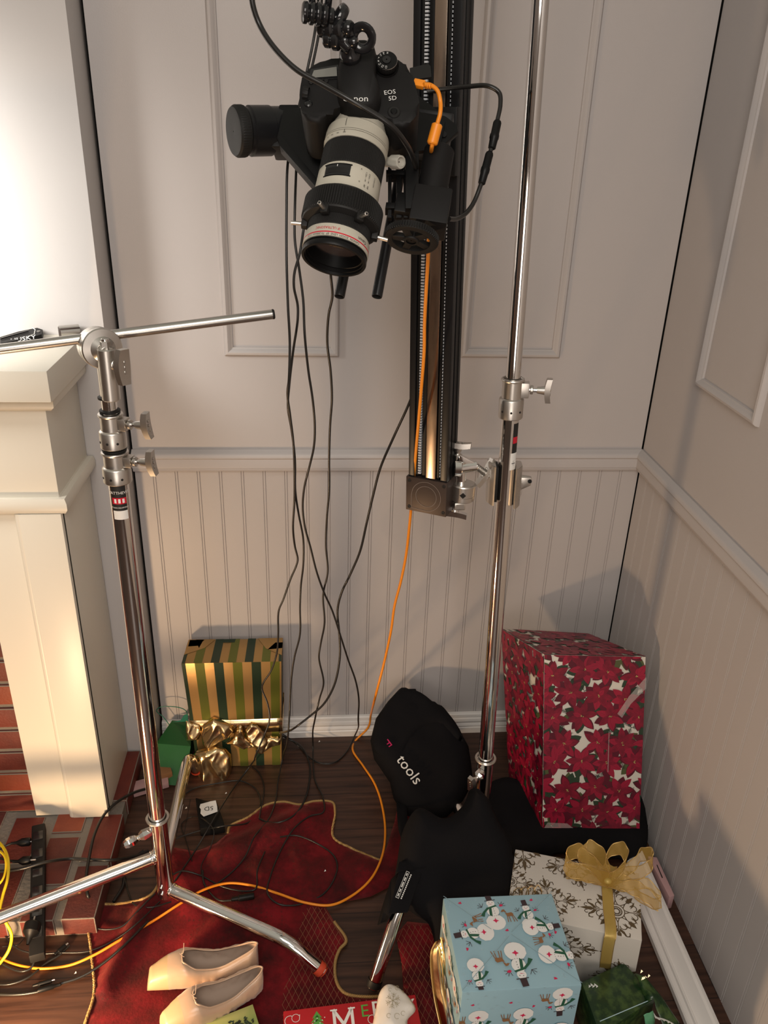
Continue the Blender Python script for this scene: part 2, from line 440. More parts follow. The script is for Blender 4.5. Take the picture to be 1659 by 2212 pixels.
# picture-frame mouldings
MP = [(0, 0), (.0015, .007), (.005, .0115), (.010, .0125), (.014, .010), (.0165, .0065), (.021, .0045), (.022, 0)]
def frame_moulding(name, P00, ax, w, h, out):
    # outer corner P00 (low), ax horizontal unit, out = into the room
    mb = MB(); up = V((0, 0, 1)); cs = [(0, 0, 1, 1), (w, 0, -1, 1), (w, h, -1, -1), (0, h, 1, -1)]
    rings = [[V(P00)+ax*(cx+sx*d)+up*(cy+sy*d)+out*o for d, o in MP] for cx, cy, sx, sy in cs]
    for i in range(4): mb.grid([rings[i], rings[(i+1) % 4]], 'wall_paint')
    return struct(mb.build(name, smooth=40))
a = PY(485, 768, 0); b = PY(733, 768, 0)
frame_moulding('trim_3', (a.x, 0, a.z), V((1, 0, 0)), b.x-a.x, 1.3, V((0, -1, 0)))
a = PY(993, 771, 0); b = PY(1208, 773, 0)
frame_moulding('trim_4', (a.x, 0, a.z), V((1, 0, 0)), b.x-a.x, 1.3, V((0, -1, 0)))
a = PX(1508, 832, 0); b = PX(1638, 930, 0)
frame_moulding('trim_5', (0, a.y, a.z), V((0, -1, 0)), a.y-b.y, 1.3, V((-1, 0, 0)))

# ---------------------------------------------------------------- fireplace
fp = thing('fireplace', 'cream painted fireplace surround with red brick opening and brick hearth', 'fireplace', (-1.7, -.25, 0))
HZ, HX1, HY1 = 0.055, -1.353, -0.65
SX, SF = -1.388, -0.342         # right side and front plane of the surround
mb = MB()      # hearth slab of mortar with bricks laid toward the room
mb.box((-3.0, HY1+.004, 0), (HX1-.004, -.112, HZ-.004), 'mortar')
rows = [(-.112, -.345), (-.352, -.43), (-.437, -.535), (-.542, HY1)]
kinds = ['brick', 'brick_dark', 'brick', 'brick_orange', 'brick_dark', 'brick']
x = HX1; k = 0
BW = .074
cols = 0
while x > -2.6:
    w = BW; off = (cols % 2)*.05
    y = -.114-off*0
    segs = [(-.114, -.30), (-.345-off*.0, -.49+off*.3), (-.505+off*.3, HY1)] if cols % 2 == 0 else [(-.114, -.22), (-.235, -.40), (-.415, -.555), (-.57, HY1)]
    for (ya, yb) in segs:
        kd = kinds[(k*5+cols) % 6]; j = random.uniform(-.0015, .0015)
        mb.box((x-w, yb, .004), (x, ya, HZ+j), kd, bev=.0022)
        k += 1
    x -= w+(.028 if cols else .016); cols += 1
mb.build('hearth', fp, smooth=30)
mb = MB()      # surround: stepped pilaster, frieze, side
jl = -1.570; jm = -1.475
mb.box((jl+.0, SF, HZ), (SX, -.112, .95), 'mantel_paint', bev=.0015)
mb.box((jm, SF-.012, HZ), (SX+.0, SF+.01, .912), 'mantel_paint', bev=.001)
mb.box((-3.0, SF-.002, .945), (SX-.001, -.112, 1.17), 'mantel_paint', bev=.0015)
mb.box((-3.0, SF, .70), (jl+.01, SF+.03, .95), 'mantel_paint', bev=.0015)
mb.build('surround', fp)
mb = MB()      # round vertical bead between the pilaster steps
mb.cyl((jm-.002, SF-.002, HZ), (jm-.002, SF-.002, .912), .009, 'mantel_paint', seg=16)
mb.build('bead', fp)
def nose(zc, out, h, name):
    mb = MB(); prof = [(0, -h/2), (out*.6, -h/2), (out, -h*.2), (out, h*.2), (out*.75, h/2), (0, h/2)]
    path = [(-3.0, SF, 0, -1), (SX, SF, 1, -1), (SX, -.110, 1, 0)]
    mb.grid([[V((x+dx*o, y+dy*o, zc+z)) for o, z in prof] for x, y, dx, dy in path], 'mantel_paint')
    mb.build(name, fp, smooth=50)
nose(.930, .016, .034, 'lower_moulding')
nose(1.155, .022, .030, 'cove_moulding')
mb = MB()
mb.box((-3.0, SF-.055, 1.17), (SX+.030, -.109, 1.232), 'mantel_paint', bev=.003)
mb.build('mantel_shelf', fp)
mb = MB()      # brick facing inside the surround
fy = -.325
mb.box((-2.5, fy+.006, HZ), (jl+.002, -.112, .72), 'mortar')
zz = HZ; r = 0
while zz < .70:
    x = jl-.001-(.11 if r % 2 else .0); first = True; kk = r
    x0 = jl-.001
    w = .10 if r % 2 else .205
    while x0 > -2.4:
        mb.box((x0-w, fy+random.uniform(-.001, .001), zz), (x0, fy+.05, zz+.056), ['brick', 'brick_orange', 'brick', 'brick_dark'][kk % 4] if random.random() < .7 else 'brick', bev=.002)
        x0 -= w+.010; w = .205; kk += 1
    zz += .068; r += 1
mb.build('brick_facing', fp, smooth=30)
# ================================================================ stands
def t_handle(parent, p, d, up, name='tee_handle', L=.046, stem=.028, mt='cast_metal', w=.019, txt=False):
    # screw from p along d, with a curved cast bar lying along up
    d = V(d).normalized(); mb = MB(); q = V(p)+d*stem
    mb.cyl(p, q, .0042, 'chrome', seg=14); mb.cyl(V(p)+d*stem*.1, V(p)+d*stem*.3, .0085, mt, seg=16, bev=.001)
    mb.cyl(V(p)+d*stem*.55, q+d*.002, .0062, mt, r1=.0085, seg=16)
    mx = frame_mat(q, d, up); o = []
    n = 10
    for k in range(n+1):
        x = -L/2+L*k/n; o.append((x, -w*(.36+.14*math.cos(pi*(k/n-.5)))))
    for k in range(n+1):
        x = L/2-L*k/n; o.append((x, w*(.36+.14*math.cos(pi*(k/n-.5)))))
    c = []
    for x, y in o: c.append((x, y))
    a = [mb.bm.verts.new(mx @ V((x, y, .001+.0035*(2*x/L)**2))) for x, y in c]
    b = [mb.bm.verts.new(mx @ V((x*1.0, y*.9, .0115+.0028*(2*x/L)**2))) for x, y in c]
    fs = []
    m = len(c)
    for A, flip in ((a, 1), (b, 0)):
        for k in range(n):
            q4 = [A[k], A[k+1], A[m-2-k], A[m-1-k]]
            fs.append(mb.face(q4[::-1] if flip else q4, mt))
    for k in range(m): fs.append(mb.face([a[k], a[(k+1) % m], b[(k+1) % m], b[k]], mt))
    es = list({e for f in fs if f for e in f.edges if e.calc_length() > .0})
    es = [e for e in es if len(e.link_faces) == 2 and e.calc_face_angle(0) > .7]
    bmesh.ops.bevel(mb.bm, geom=es, offset=.0013, segments=2, affect='EDGES', clamp_overlap=True)
    for x in (-.008, 0, .008):
        mb.sphere(None, 1, mt, .003, .0022, .0008, mx=mx @ Matrix.Translation((x, 0, .0125)), seg=10, rg=6)
    return mb.build(name, parent, smooth=40)

def lock_collar(parent, base, axis, r, h, kd, kup, name='locking_collar'):
    # cast collar: wide cup below, narrow split sleeve above with a square lug carrying the screw
    base = V(base); ax = V(axis).normalized(); mb = MB(); mx = frame_mat(base, ax, kd)
    hc = h*.50
    mb.lathe([(r+.001, .0), (r+.0062, .0006), (r+.0072, .002), (r+.0072, hc-.002), (r+.006, hc), (r+.0032, hc+.0015), (r+.0030, h-.006), (r+.0055, h-.005), (r+.0062, h-.003), (r+.0055, h-.001), (r+.002, h)], 'cast_metal', mx, 32)
    mb.box((r*.3, -.0095, hc+.003), (r+.015, .0095, h-.007), 'cast_metal', bev=.002, mx=mx)
    for an in (-70, 20, -25):
        a = math.radians(an); p = mx @ V(((r+.0068)*math.cos(a-1.1), (r+.0068)*math.sin(a-1.1), hc*.42)); n = (p-(mx @ V((0, 0, hc*.42)))).normalized()
        mb.cyl(p-n*.002, p+n*.0008, .0022, 'gap_dark', seg=10)
    o = mb.build(name, parent)
    p = mx @ V((r+.014, 0, (hc+h)*.5-.002))
    t_handle(o, p, kd, kup)
    return o

def leg_pts(start, bend, foot, n=5):
    s, b, f = V(start), V(bend), V(foot); L1 = (b-s).length; u = (b-s).normalized(); w = (f-b).normalized(); rr = .045
    pts = [s, s.lerp(b, .5)]
    A, B = b-u*rr, b+w*rr
    for k in range(9):
        t = k/8; pts.append((A*(1-t)+b*t)*(1-t)+(b*(1-t)+B*t)*t)
    pts.append(f); return pts
def wrap_label(mb, base, ax, xdir, r, z0, z1, a0, a1, mt):
    mx = frame_mat(base, ax, xdir); mb.lathe([(r, z0), (r, z1)], mt, mx, seg=10, a0=a0, a1=a1)
def wrap_text(mb, mx, r, z, a, txt, size, mt, along=False, flip=False):
    for f in text_polys(txt, size):
        pts = []
        for x, y in f:
            if flip: x, y = -x, -y
            if along: x, y = -y, x
            pts.append(mx @ V((r*math.cos(a+x/r), r*math.sin(a+x/r), z+y)))
        mb.poly(pts, mt)

# ---------------- left stand
B0 = V((-1.203, -.60, .062)); TOP = V((-1.199, -.60, 1.10))
axL = (TOP-B0).normalized()
def onL(z): return B0+axL*((z-B0.z)/axL.z)
st = thing('grip_stand', 'chrome grip stand in front of the fireplace holding a horizontal steel arm', 'light stand', (B0.x, B0.y, 0))
mb = MB(); mb.cyl(onL(.105), onL(1.100), .0172, 'chrome', seg=40)
# maker's plate wrapped on the tube, facing the room
mxl = frame_mat(onL(0), axL, (0, -1, 0))
a_f = math.radians(8)
wrap_label(mb, onL(0), axL, (0, -1, 0), .01745, 1.045, 1.092, a_f-.75, a_f+.75, 'print_black')
wrap_label(mb, onL(0), axL, (0, -1, 0), .01755, 1.058, 1.070, a_f-.72, a_f+.72, 'red_paint')
wrap_label(mb, onL(0), axL, (0, -1, 0), .01745, 1.028, 1.045, a_f-.75, a_f+.75, 'print_white')
wrap_text(mb, mxl, .0177, 1.079, a_f, 'MATTHEWS', .0075, 'print_white')
wrap_text(mb, mxl, .0177, 1.051, a_f, 'STUDIO EQUIPMENT', .0035, 'print_white')
for k in range(3): wrap_label(mb, onL(0), axL, (0, -1, 0), .0177, 1.060, 1.068, a_f-.5+k*.4, a_f-.28+k*.4, 'print_white')
mb.build('column', st, smooth=35)
mb = MB(); mb.cyl(onL(.062), onL(.300), .0192, 'chrome', seg=40, bev=.002)
mb.lathe([(.0195, -.003), (.0245, -.003), (.0255, -.001), (.0245, .001), (.0195, .001)], 'cast_metal', frame_mat(onL(.300), axL), 32)
for z in (.105, .085): mb.cyl(onL(z)+V((-.004, -.016, 0)), onL(z)+V((-.006, -.0235, 0)), .0035, 'chrome', seg=12, bev=.0006)
o = mb.build('base_sleeve', st)
mb = MB(); p = onL(.262)+V((-.016, -.006, .004)); d = V((-.80, -.45, -.12)).normalized()
mb.cyl(p, p+d*.018, .0105, 'chrome', r1=.0125, seg=8); mb.cyl(p+d*.018, p+d*.026, .0125, 'chrome', r1=.008, seg=8)
mb.cyl(p+d*.02, p+d*.034, .0055, 'cast_metal', seg=12)
mb.lathe([(.006, .030), (.009, .034), (.0115, .042), (.0115, .052), (.008, .060), (.001, .062)], 'chrome', frame_mat(p, d), 8)
mb.build('release_knob', o, smooth=25)
def leg(parent, pts, cap=None, r=.0145):
    mb = MB(); mb.tube(catmull(pts, 5), r, 'chrome', 24)
    d = (V(pts[1])-V(pts[0])).normalized(); mb.cyl(V(pts[0])+d*.006, V(pts[0])+d*.012, r+.0014, 'chrome', seg=24, bev=.0005)
    o = mb.build('leg', parent, smooth=50)
    if cap:
        c = MB(); f = V(pts[-1]); w = (f-V(pts[-2])).normalized()
        c.lathe([(r+.0012, -.012), (r+.0016, .0), (r*.8, .008), (r*.3, .0105)], cap, frame_mat(f-w*.004, w), 24, cap1=True); k = c.build('foot_cap', o)
        k['label'] = 'red rubber foot cap' if cap == 'cap_red' else 'black rubber foot cap'
    return o
mat('cap_red', (0.60, 0.07, 0.03), 0.5)
foot = PZ(697, 2098, .014); bend = PZ(622, 2032, .072)
leg(st, leg_pts(onL(.083)+(bend-onL(.083))*.03, bend, foot), 'cap_red')
w = PZ(-60, 2005, .150); s0 = onL(.188); u = (w-s0).normalized(); bend = s0+u*.40
leg(st, leg_pts(s0+u*.012, bend, V((bend.x-.045, bend.y-.03, .014))), 'cap_red')
bend = PZ(407, 1632, .125); s0 = onL(.150); u = (bend-s0).normalized()
leg(st, leg_pts(s0+u*.012, bend, V((bend.x+.006, bend.y+.062, .014))), 'cap_red')
c1 = lock_collar(st, onL(1.094), axL, .0172, .058, (.96, -.28, .05), (0.05, -.1, 1))
mb = MB(); mb.cyl(onL(1.150), onL(1.168), .0160, 'chrome', seg=32)
mb.lathe([(.0165, -.003), (.0205, -.0015), (.0205, .0015), (.0165, .003)], 'black_rubber', frame_mat(onL(1.1545), axL), 32); mb.build('middle_riser', st)
c2 = lock_collar(st, onL(1.158), axL, .0150, .062, (.96, -.28, .05), (0.05, -.1, 1))
mb = MB(); mb.cyl(onL(1.215), onL(1.300), .0125, 'chrome', seg=28)
for z in (1.224, 1.247): mb.lathe([(.0125, -.0028), (.0172, -.0015), (.0172, .0015), (.0125, .0028)], 'black_rubber', frame_mat(onL(z), axL), 28)
mb.build('top_riser', st)

# ---------------- grip head on the left stand with its arm
H = V((-1.196, -.616, 1.334)); hx = V((.50, -.86, .06)).normalized()
gh = thing('gobo_clamp', 'round brushed metal grip head on top of the chrome stand by the mantel', 'grip head', onL(1.26))
mb = MB(); mx = frame_mat(H, hx, (0, 0, 1))
mb.lathe([(.002, -.030), (.026, -.030), (.031, -.027), (.0315, -.0185), (.030, -.0175), (.0320, -.0165), (.0325, -.006), (.0310, -.005), (.0325, -.004), (.0325, .006), (.031, .0085), (.020, .011), (.012, .018), (.002, .018)], 'cast_metal', mx, 40)
mb.build('disc_plates', gh, smooth=14)
sockC = H+hx*.026+V((0, 0, -.004))
mb = MB(); mb.cyl(V((sockC.x-.001, sockC.y, 1.255)), sockC+V((0, 0, .008)), .0145, 'cast_metal', seg=28, bev=.0015)
mb.cyl(H+hx*.008, sockC+hx*.006, .0125, 'cast_metal', seg=24, bev=.001)
mb.cyl(sockC+V((0, 0, .006)), sockC+V((0, 0, .020)), .0085, 'cast_metal', seg=6, bev=.001); mb.cyl(sockC+V((0, 0, .018)), sockC+V((0, 0, .024)), .006, 'chrome', seg=16, bev=.001)
mb.build('stand_socket', gh)
t_handle(gh, sockC+V((.012, -.008, -.016)), (.80, -.60, .0), (0.08, 0, 1), L=.056, stem=.012, w=.026)
ga = thing('steel_rod', 'long horizontal brushed steel rod clamped in the grip head above the mantel', 'rod', H)
a0, a1 = PD(-130, 771, 1.262), PD(588, 679, 1.365)
mb = MB(); mb.cyl(a0, a1, .0081, 'steel', seg=28); u = (a1-a0).normalized()
mb.build('rod', ga)
mb = MB(); mb.cyl(a1-u*.001, a1+u*.004, .0083, 'black_rubber', seg=24, bev=.0012); mb.build('end_cap', ga)

# ---------------- right stand
RB, RT = V((-.452, -.48, .06)), V((-.505, -.48, 1.90))
axR = (RT-RB).normalized()
def onR(z): return RB+axR*((z-RB.z)/axR.z)
sr = thing('grip_stand', 'tall chrome grip stand in front of the poinsettia gift carrying the slider', 'light stand', (RB.x, RB.y, 0))
mb = MB(); mb.cyl(onR(.10), onR(1.18), .0168, 'chrome', seg=40)
wrap_label(mb, onR(0), axR, (0, -1, 0), .0171, 1.105, 1.165, .25, 1.05, 'print_black')
wrap_label(mb, onR(0), axR, (0, -1, 0), .0172, 1.125, 1.138, .28, 1.02, 'red_paint')
wrap_label(mb, onR(0), axR, (0, -1, 0), .0171, 1.070, 1.105, .1, 1.05, 'print_white')
wrap_label(mb, onR(0), axR, (0, -1, 0), .0172, 1.083, 1.0845, .3, .8, 'print_black')
wrap_label(mb, onR(0), axR, (0, -1, 0), .0172, 1.079, 1.0898, .5, .54, 'print_black')
mb.build('column', sr)
mb = MB(); mb.cyl(onR(1.17), onR(2.45), .0138, 'chrome', seg=40); mb.build('riser', sr)
lock_collar(sr, onR(1.172), axR, .0162, .078, (.97, -.22, .02), (0.02, -.05, 1))
mb = MB(); mb.cyl(onR(.055), onR(.325), .0190, 'chrome', seg=40, bev=.002)
mb.lathe([(.0195, -.003), (.0245, -.003), (.0255, -.001), (.0245, .001), (.0195, .001)], 'cast_metal', frame_mat(onR(.327), axR), 32)
bs = mb.build('base_sleeve', sr)
mb = MB(); p = onR(.298)+V((-.012, -.014, 0)); d = V((-.55, -.80, -.15)).normalized()
mb.cyl(p, p+d*.016, .0095, 'chrome', r1=.013, seg=8); mb.cyl(p+d*.016, p+d*.021, .013, 'chrome', r1=.008, seg=8); k = mb.build('release_knob', bs, smooth=25)
t_handle(k, p+d*.016, (-.72, -.62, -.2), (.12, 0, 1), L=.046, stem=.018, w=.018)
foot = PZ(806, 2132, .016); s0 = onR(.195); bend2 = PZ(872, 1930, .190)
leg(sr, leg_pts(s0+(bend2-s0).normalized()*.012, bend2, foot), 'black_rubber')
for an, z in ((5, .058), (109, .056)):
    # the two rear legs go toward the wall and under the bags
    u = V((math.cos(math.radians(an)), math.sin(math.radians(an)), 0)); s0 = onR(z); b = s0+u*.33; b.z = z-.004
    leg(sr, leg_pts(s0+u*.012, b, V((b.x+u.x*.05, b.y+u.y*.05, .016))), 'black_rubber')

# ---------------- vertical slider
al = math.radians(30)
SU = V((math.cos(al), -math.sin(al), 0)); SUP = V((-.034, .0, 1)).normalized(); SU = (SU-SUP*SU.dot(SUP)).normalized(); SN = SU.cross(SUP).normalized()   # SN faces the room
if SN.y > 0: SN = -SN
SBR = PY(963, 1116, -.525); SW, SD, SL = .080, .050, 1.15
S0 = SBR-SU*SW
def sp_(x, z, n=0): return S0+SU*x+SUP*z+SN*n
def sbox(mb, x0, x1, z0, z1, n0, n1, mt, bev=0):
    c = [sp_(x0, z0, n1), sp_(x1, z0, n1), sp_(x1, z0, n0), sp_(x0, z0, n0), sp_(x0, z1, n1), sp_(x1, z1, n1), sp_(x1, z1, n0), sp_(x0, z1, n0)]
    mb.hexa(c, mt, bev)
sl = thing('camera_slider', 'long black motorized slider rail mounted upright on the chrome stand', 'slider', sp_(SW/2, 0, -SD/2))
mb = MB()
sbox(mb, 0, SW, .07, SL, -SD, -.014, 'black_plastic', .001)
for x0, x1 in ((0, .012), (.0125, .0165), (.026, .034), (.057, .0625), (.066, SW)):
    sbox(mb, x0, x1, .07, SL, -.02, -.003 if x0 not in (0, .066) else 0, 'black_satin_metal' if x0 in (0, .066) else 'black_plastic', .0008)
for n in (-.018, -.036): sbox(mb, SW-.001, SW+.001, .07, SL, n-.005, n, 'black_plastic', .0005)
mb.build('extrusion', sl)
mb = MB(); sbox(mb, .036, .056, .075, SL, -.016, .0005, 'rail_steel', .0006); mb.build('steel_rail', sl)
mb = MB(); sbox(mb, .017, .0195, .075, SL, -.012, -.003, 'black_rubber')
z = .08
while z < SL:
    sbox(mb, .0192, .0250, z, z+.0030, -.010, -.0005, 'belt_white'); z += .0052
mb.build('toothed_belt', sl, smooth=0)
mb = MB(); z = .08
while z < SL:
    sbox(mb, .0638, .0650, z, z+.0035, -.006, -.0012, 'belt_white'); z += .0060
mb.build('edge_perforation', sl, smooth=0)
mb = MB(); sbox(mb, -.004, SW+.001, 0, .072, -SD-.001, .003, 'cap_brown', .0012)
fc = Face(sp_(-.004, 0, .003), SU, SUP, SW+.005, .072, SN)
cx, cy = .043, .036
for pts in stroke(arc(cx, cy, .0215, 0, 360, 36), .0007): decal(mb, fc, pts, 'cap_line')
for pts in stroke([(cx-.031, cy-.029), (cx, cy-.0305)]+arc(cx, cy, .0305, -90, 180, 30)+[(cx-.031, cy), (cx-.031, cy-.029)], .0007): decal(mb, fc, pts, 'cap_line')
cp = mb.build('end_cap', sl); cp['label'] = 'dark brown end cap with engraved ring'
for x, z in ((.004, .064), (.076, .064), (.004, .008), (.076, .008)):
    mb = MB(); c = sp_(x-.001, z, .003)
    mb.cyl(c-SN*.002, c+SN*.0012, .0036, 'black_satin_metal', seg=16, bev=.0005)
    for q in (SU, SUP): mb.hexa([c+SN*.0009+q*.002*a+SN.cross(q)*.0005*b+SN*(.0005*cc) for cc in (0, 1) for a, b in ((-1, -1), (1, -1), (1, 1), (-1, 1))], 'gap_dark')
    mb.build('screw', cp)
# carriage with its rotated plate
cz = .665
mb = MB(); sbox(mb, .006, SW+.004, cz-.05, cz+.05, .0015, .020, 'black_plastic', .002)
cg = mb.build('carriage', sl)

# ---------------- grip head and jaw clamp joining slider and stand
YR = -.49
def R_(u, v, dy=0): return PY(u, v, YR+dy)
g2 = thing('gobo_clamp', 'small polished grip head beside the lower end of the black slider', 'grip head', R_(990, 1040))
c = R_(1000, 1058)
mb = MB(); mb.lathe([(.003, -.020), (.0225, -.020), (.0245, -.018), (.0245, -.0095), (.0235, -.009), (.0245, -.0085), (.0245, .012), (.0235, .014), (.021, .015), (.003, .016)], 'cast_metal', frame_mat(c, (.03, 0, 1)), 36)
mb.cyl(c+V((-.004, 0, .014)), c+V((-.006, 0, .062)), .009, 'chrome', seg=20, bev=.001)
mb.box((c.x-.018, c.y-.02, c.z-.036), (c.x+.004, c.y+.008, c.z-.020), 'cast_metal', bev=.003)
n = c+V((-.004, -.024, -.002)); mb.cyl(n+V((0, .004, 0)), n+V((0, -.0015, 0)), .006, 'gap_dark', seg=4)
mb.build('disc_plates', g2, smooth=14)
mb = MB(); a = R_(992, 1010); b = R_(1030, 1006)
mb.cyl(a, b, .0125, 'chrome', r1=.0105, seg=24, bev=.001); mb.hexa([a+V(p) for p in ((-.004, -.008, .004), (.03, -.006, .0), (.03, .006, .0), (-.004, .008, .004), (-.004, -.008, .030), (.03, -.006, .012), (.03, .006, .012), (-.004, .008, .030))], 'chrome', .002)
mb.cyl(a+V((-.012, 0, 0)), a+V((.004, 0, 0)), .018, 'chrome', seg=28, bev=.002)
mb.build('arm_socket', g2)
p = R_(988, 985); t_handle(g2, p, (.03, 0, 1), (1, -.35, 0), L=.048, stem=.016, w=.016, mt='cast_metal')
p = R_(985, 1080); t_handle(g2, p, (-.05, -.1, -1), (1, -.35, 0), L=.050, stem=.022, w=.018, mt='chrome')

cl = thing('jaw_clamp', 'grey cast metal jaw clamp gripping the tall chrome stand column', 'clamp', R_(1098, 1045))
pc = onR(PY(1095, 1045, -.48).z)
kx = V((1, -.12, 0)).normalized()
def jaw(side, x0, x1, zl, zh, name):
    mb = MB(); up = axR; n = kx.cross(up).normalized(); n = n if n.y < 0 else -n
    def q(x, yy, z): return pc+kx*x+n*yy+up*z
    # angled channel jaw: a plate with two flanges
    o = [(0, -.022), (side*.014, -.022), (side*.014, .004), (side*.006, .020), (0, .024)]
    a = [mb.bm.verts.new(q(x0+x, y, zl)) for x, y in o]; b = [mb.bm.verts.new(q(x0+x, y, zh)) for x, y in o]
    fs = [mb.face(a, 'cast_metal'), mb.face(b, 'cast_metal')]+[mb.face([a[i], a[(i+1) % 5], b[(i+1) % 5], b[i]], 'cast_metal') for i in range(5)]
    bmesh.ops.bevel(mb.bm, geom=list({e for f in fs for e in f.edges}), offset=.0014, segments=2, affect='EDGES')
    o = mb.build(name, cl); return o, q
jr, q = jaw(1, .0165, .03, -.045, .042, 'fixed_jaw')
mb = MB(); mx = frame_mat(q(.0245, .0215, -.004), (V((0, -1, 0))*.9+kx*.35), axR)
fcj = Face(q(.0160, .0235, -.043), axR, -kx*-1 if False else kx, .085, .03)
nrm = (q(.02, 1, 0)-q(.02, 0, 0)).normalized()
fcj = Face(q(.0170, .0244, -.043), axR, kx, .085, .0105, nrm)
mb.hexa([q(.026, -.004, -.016), q(.052, -.004, -.004), q(.052, -.014, -.004), q(.026, -.014, -.022), q(.026, -.004, .012), q(.052, -.004, .014), q(.052, -.014, .014), q(.026, -.014, .018)], 'cast_metal', .004)
mb.cyl(q(.048, -.002, .006), q(.048, -.016, .006), .004, 'gap_dark', seg=12)
mb.build('swivel_lug', cl)
mb = MB()
tx = frame_mat(q(.0236, .0165, -.002), nrm*.93+kx*.55, axR)
for s, dy in (('CARDELLINI', .0042), ('CLAMP', -.0032)):
    for f in text_polys(s, .0095): mb.poly([tx @ V((x-.0, y+dy, .0045)) for x, y in f], 'steel')
mb.build('embossed_lettering', cl, smooth=0)
jl_, q = jaw(-1, -.0225, -.03, -.040, .045, 'moving_jaw')
mb = MB()
mb.hexa([q(x, y, z) for z in (-.034, .040) for x, y in ((-.0225, -.018), (-.0165, -.018), (-.0165, .016), (-.0225, .016))], 'black_rubber', .001); mb.build('rubber_pad', cl)
mb = MB(); s0 = q(-.034, .0, .016); s1 = R_(1028, 1007)
mb.cyl(s0, s1, .0055, 'steel', seg=20)
L = (s1-s0).length; u = (s1-s0).normalized()
for k in range(int(L/.003)): mb.cyl(s0+u*(k*.003), s0+u*(k*.003+.0014), .0066, 'steel', seg=18)
mb.build('threaded_screw', cl)
t_handle(cl, s0+u*-.002, u, (-.12, 0, 1), L=.062, stem=.006, w=.016, name='wing_knob')
# ================================================================ camera rig
PB, PF = V((-.788, -.698, 1.680)), V((-.829, -.820, 1.511))
LX = (PF-PB).normalized()                       # lens axis, pointing down and out
RXX = (CR-LX*CR.dot(LX)).normalized()           # camera width
RU = RXX.cross(LX).normalized()
if RU.dot(CF) > 0: RU = -RU                     # camera top, toward the viewer
MR = frame_mat(PB, RU, RXX); MRi = MR.inverted()
def RL(u, v, y): return PP(u, v, PB+RU*y, RU)
def rl2(pts, y):
    out = []
    for u, v in pts:
        q = MRi @ RL(u, v, y); out.append((q.x, q.y))
    return out
MLn = frame_mat(PB, LX, RU)
def ribbed(mb, r0, r1, s0, s1, n, mt, mx, bev=.0012):
    rings = []
    for s, k in ((s0, 0), (s0+bev, 1), (s1-bev, 1), (s1, 0)):
        rings.append([mb.bm.verts.new(mx @ V(((r1 if (j % 4 < 2 and k) else r0)*math.cos(2*pi*j/(4*n)), (r1 if (j % 4 < 2 and k) else r0)*math.sin(2*pi*j/(4*n)), s))) for j in range(4*n)])
    for a, b in zip(rings, rings[1:]):
        for j in range(4*n): mb.face([a[j], a[(j+1) % (4*n)], b[(j+1) % (4*n)], b[j]], mt)

# ---- body
cm = thing('dslr_camera', 'black digital camera tilted lens down on the slider mount, orange cable plugged in', 'camera', PB)
mb = MB()
ol = rl2([(657, 154), (651, 175), (647, 205), (650, 235), (662, 256), (690, 262), (712, 240), (745, 230), (815, 232), (842, 262), (870, 272), (893, 258), (906, 232), (900, 195), (884, 148), (862, 126), (832, 118), (731, 126), (690, 130)], .036)
ol = smooth_outline(ol, 3)
mb.prism(ol, MR @ Matrix.Translation((0, 0, -.052)), .088, 'black_matte', bev=.007, seg=4)
body = mb.build('body', cm, smooth=50)
mb = MB()
ol = rl2([(738, 110), (746, 95), (765, 88), (798, 89), (811, 104), (813, 130), (812, 160), (822, 196), (814, 228), (790, 238), (752, 234), (731, 205), (729, 150)], .052)
ol = smooth_outline(ol, 3)
a = [MR @ V((x*1.05, y*1.0, .026)) for x, y in ol]; c = [MR @ V((x, y, .046)) for x, y in ol]
cxm = sum(x for x, y in ol)/len(ol); cym = sum(y for x, y in ol)/len(ol)
d_ = [MR @ V((cxm+(x-cxm)*.93, cym+(y-cym)*.95, .055)) for x, y in ol]; e_ = [MR @ V((cxm+(x-cxm)*.80, cym+(y-cym)*.86, .0595)) for x, y in ol]
rr = [[mb.bm.verts.new(p) for p in q] for q in (a, c, d_, e_)]
for p, q in zip(rr, rr[1:]):
    for i in range(len(p)): mb.face([p[i], p[(i+1) % len(p)], q[(i+1) % len(p)], q[i]], 'black_matte')
mb.face(rr[-1], 'black_matte')
mb.build('viewfinder_hump', cm, smooth=60)
# mount collar, mode dial, panel, buttons
mb = MB(); mb.lathe([(.040, -.020), (.041, -.006), (.039, .001), (.033, .003)], 'black_plastic', MLn, 48, cap0=True); mb.build('mount_collar', cm)
mb = MB(); p = RL(835, 146, .036); mb.lathe([(.0155, 0), (.0160, .002), (.0160, .004)], 'black_rubber', frame_mat(p, RU), 40)
ribbed(mb, .0140, .0147, .004, .013, 22, 'black_rubber', frame_mat(p, RU))
mb.lathe([(.0143, .0128, 'steel'), (.0140, .0134, 'black_plastic'), (.006, .0136, 'black_plastic'), (.0055, .0150, 'black_gloss'), (.001, .0152)], 'black_plastic', frame_mat(p, RU), 40)
md = mb.build('mode_dial', cm)
mb = MB(); mx = frame_mat(p+RU*.0140, RU, RXX)
for k, ch in enumerate(['M', 'Av', 'Tv', 'P', 'B', 'C1', 'C2', 'C3']):
    a = math.radians(95+k*26); 
    for f in text_polys(ch, .0036): mb.poly([mx @ (Matrix.Rotation(a+pi, 4, 'Z') @ V((x-.0108, y, 0))) for x, y in f], 'print_white')
mb.build('dial_marks', md, smooth=0)
mb = MB()
pn = [RL(*p, .0372) for p in ((671, 150), (731, 140), (733, 170), (665, 176))]
mb.hexa([q-RU*.004 for q in pn]+[q+RU*.0008 for q in pn], 'black_gloss', .0008)
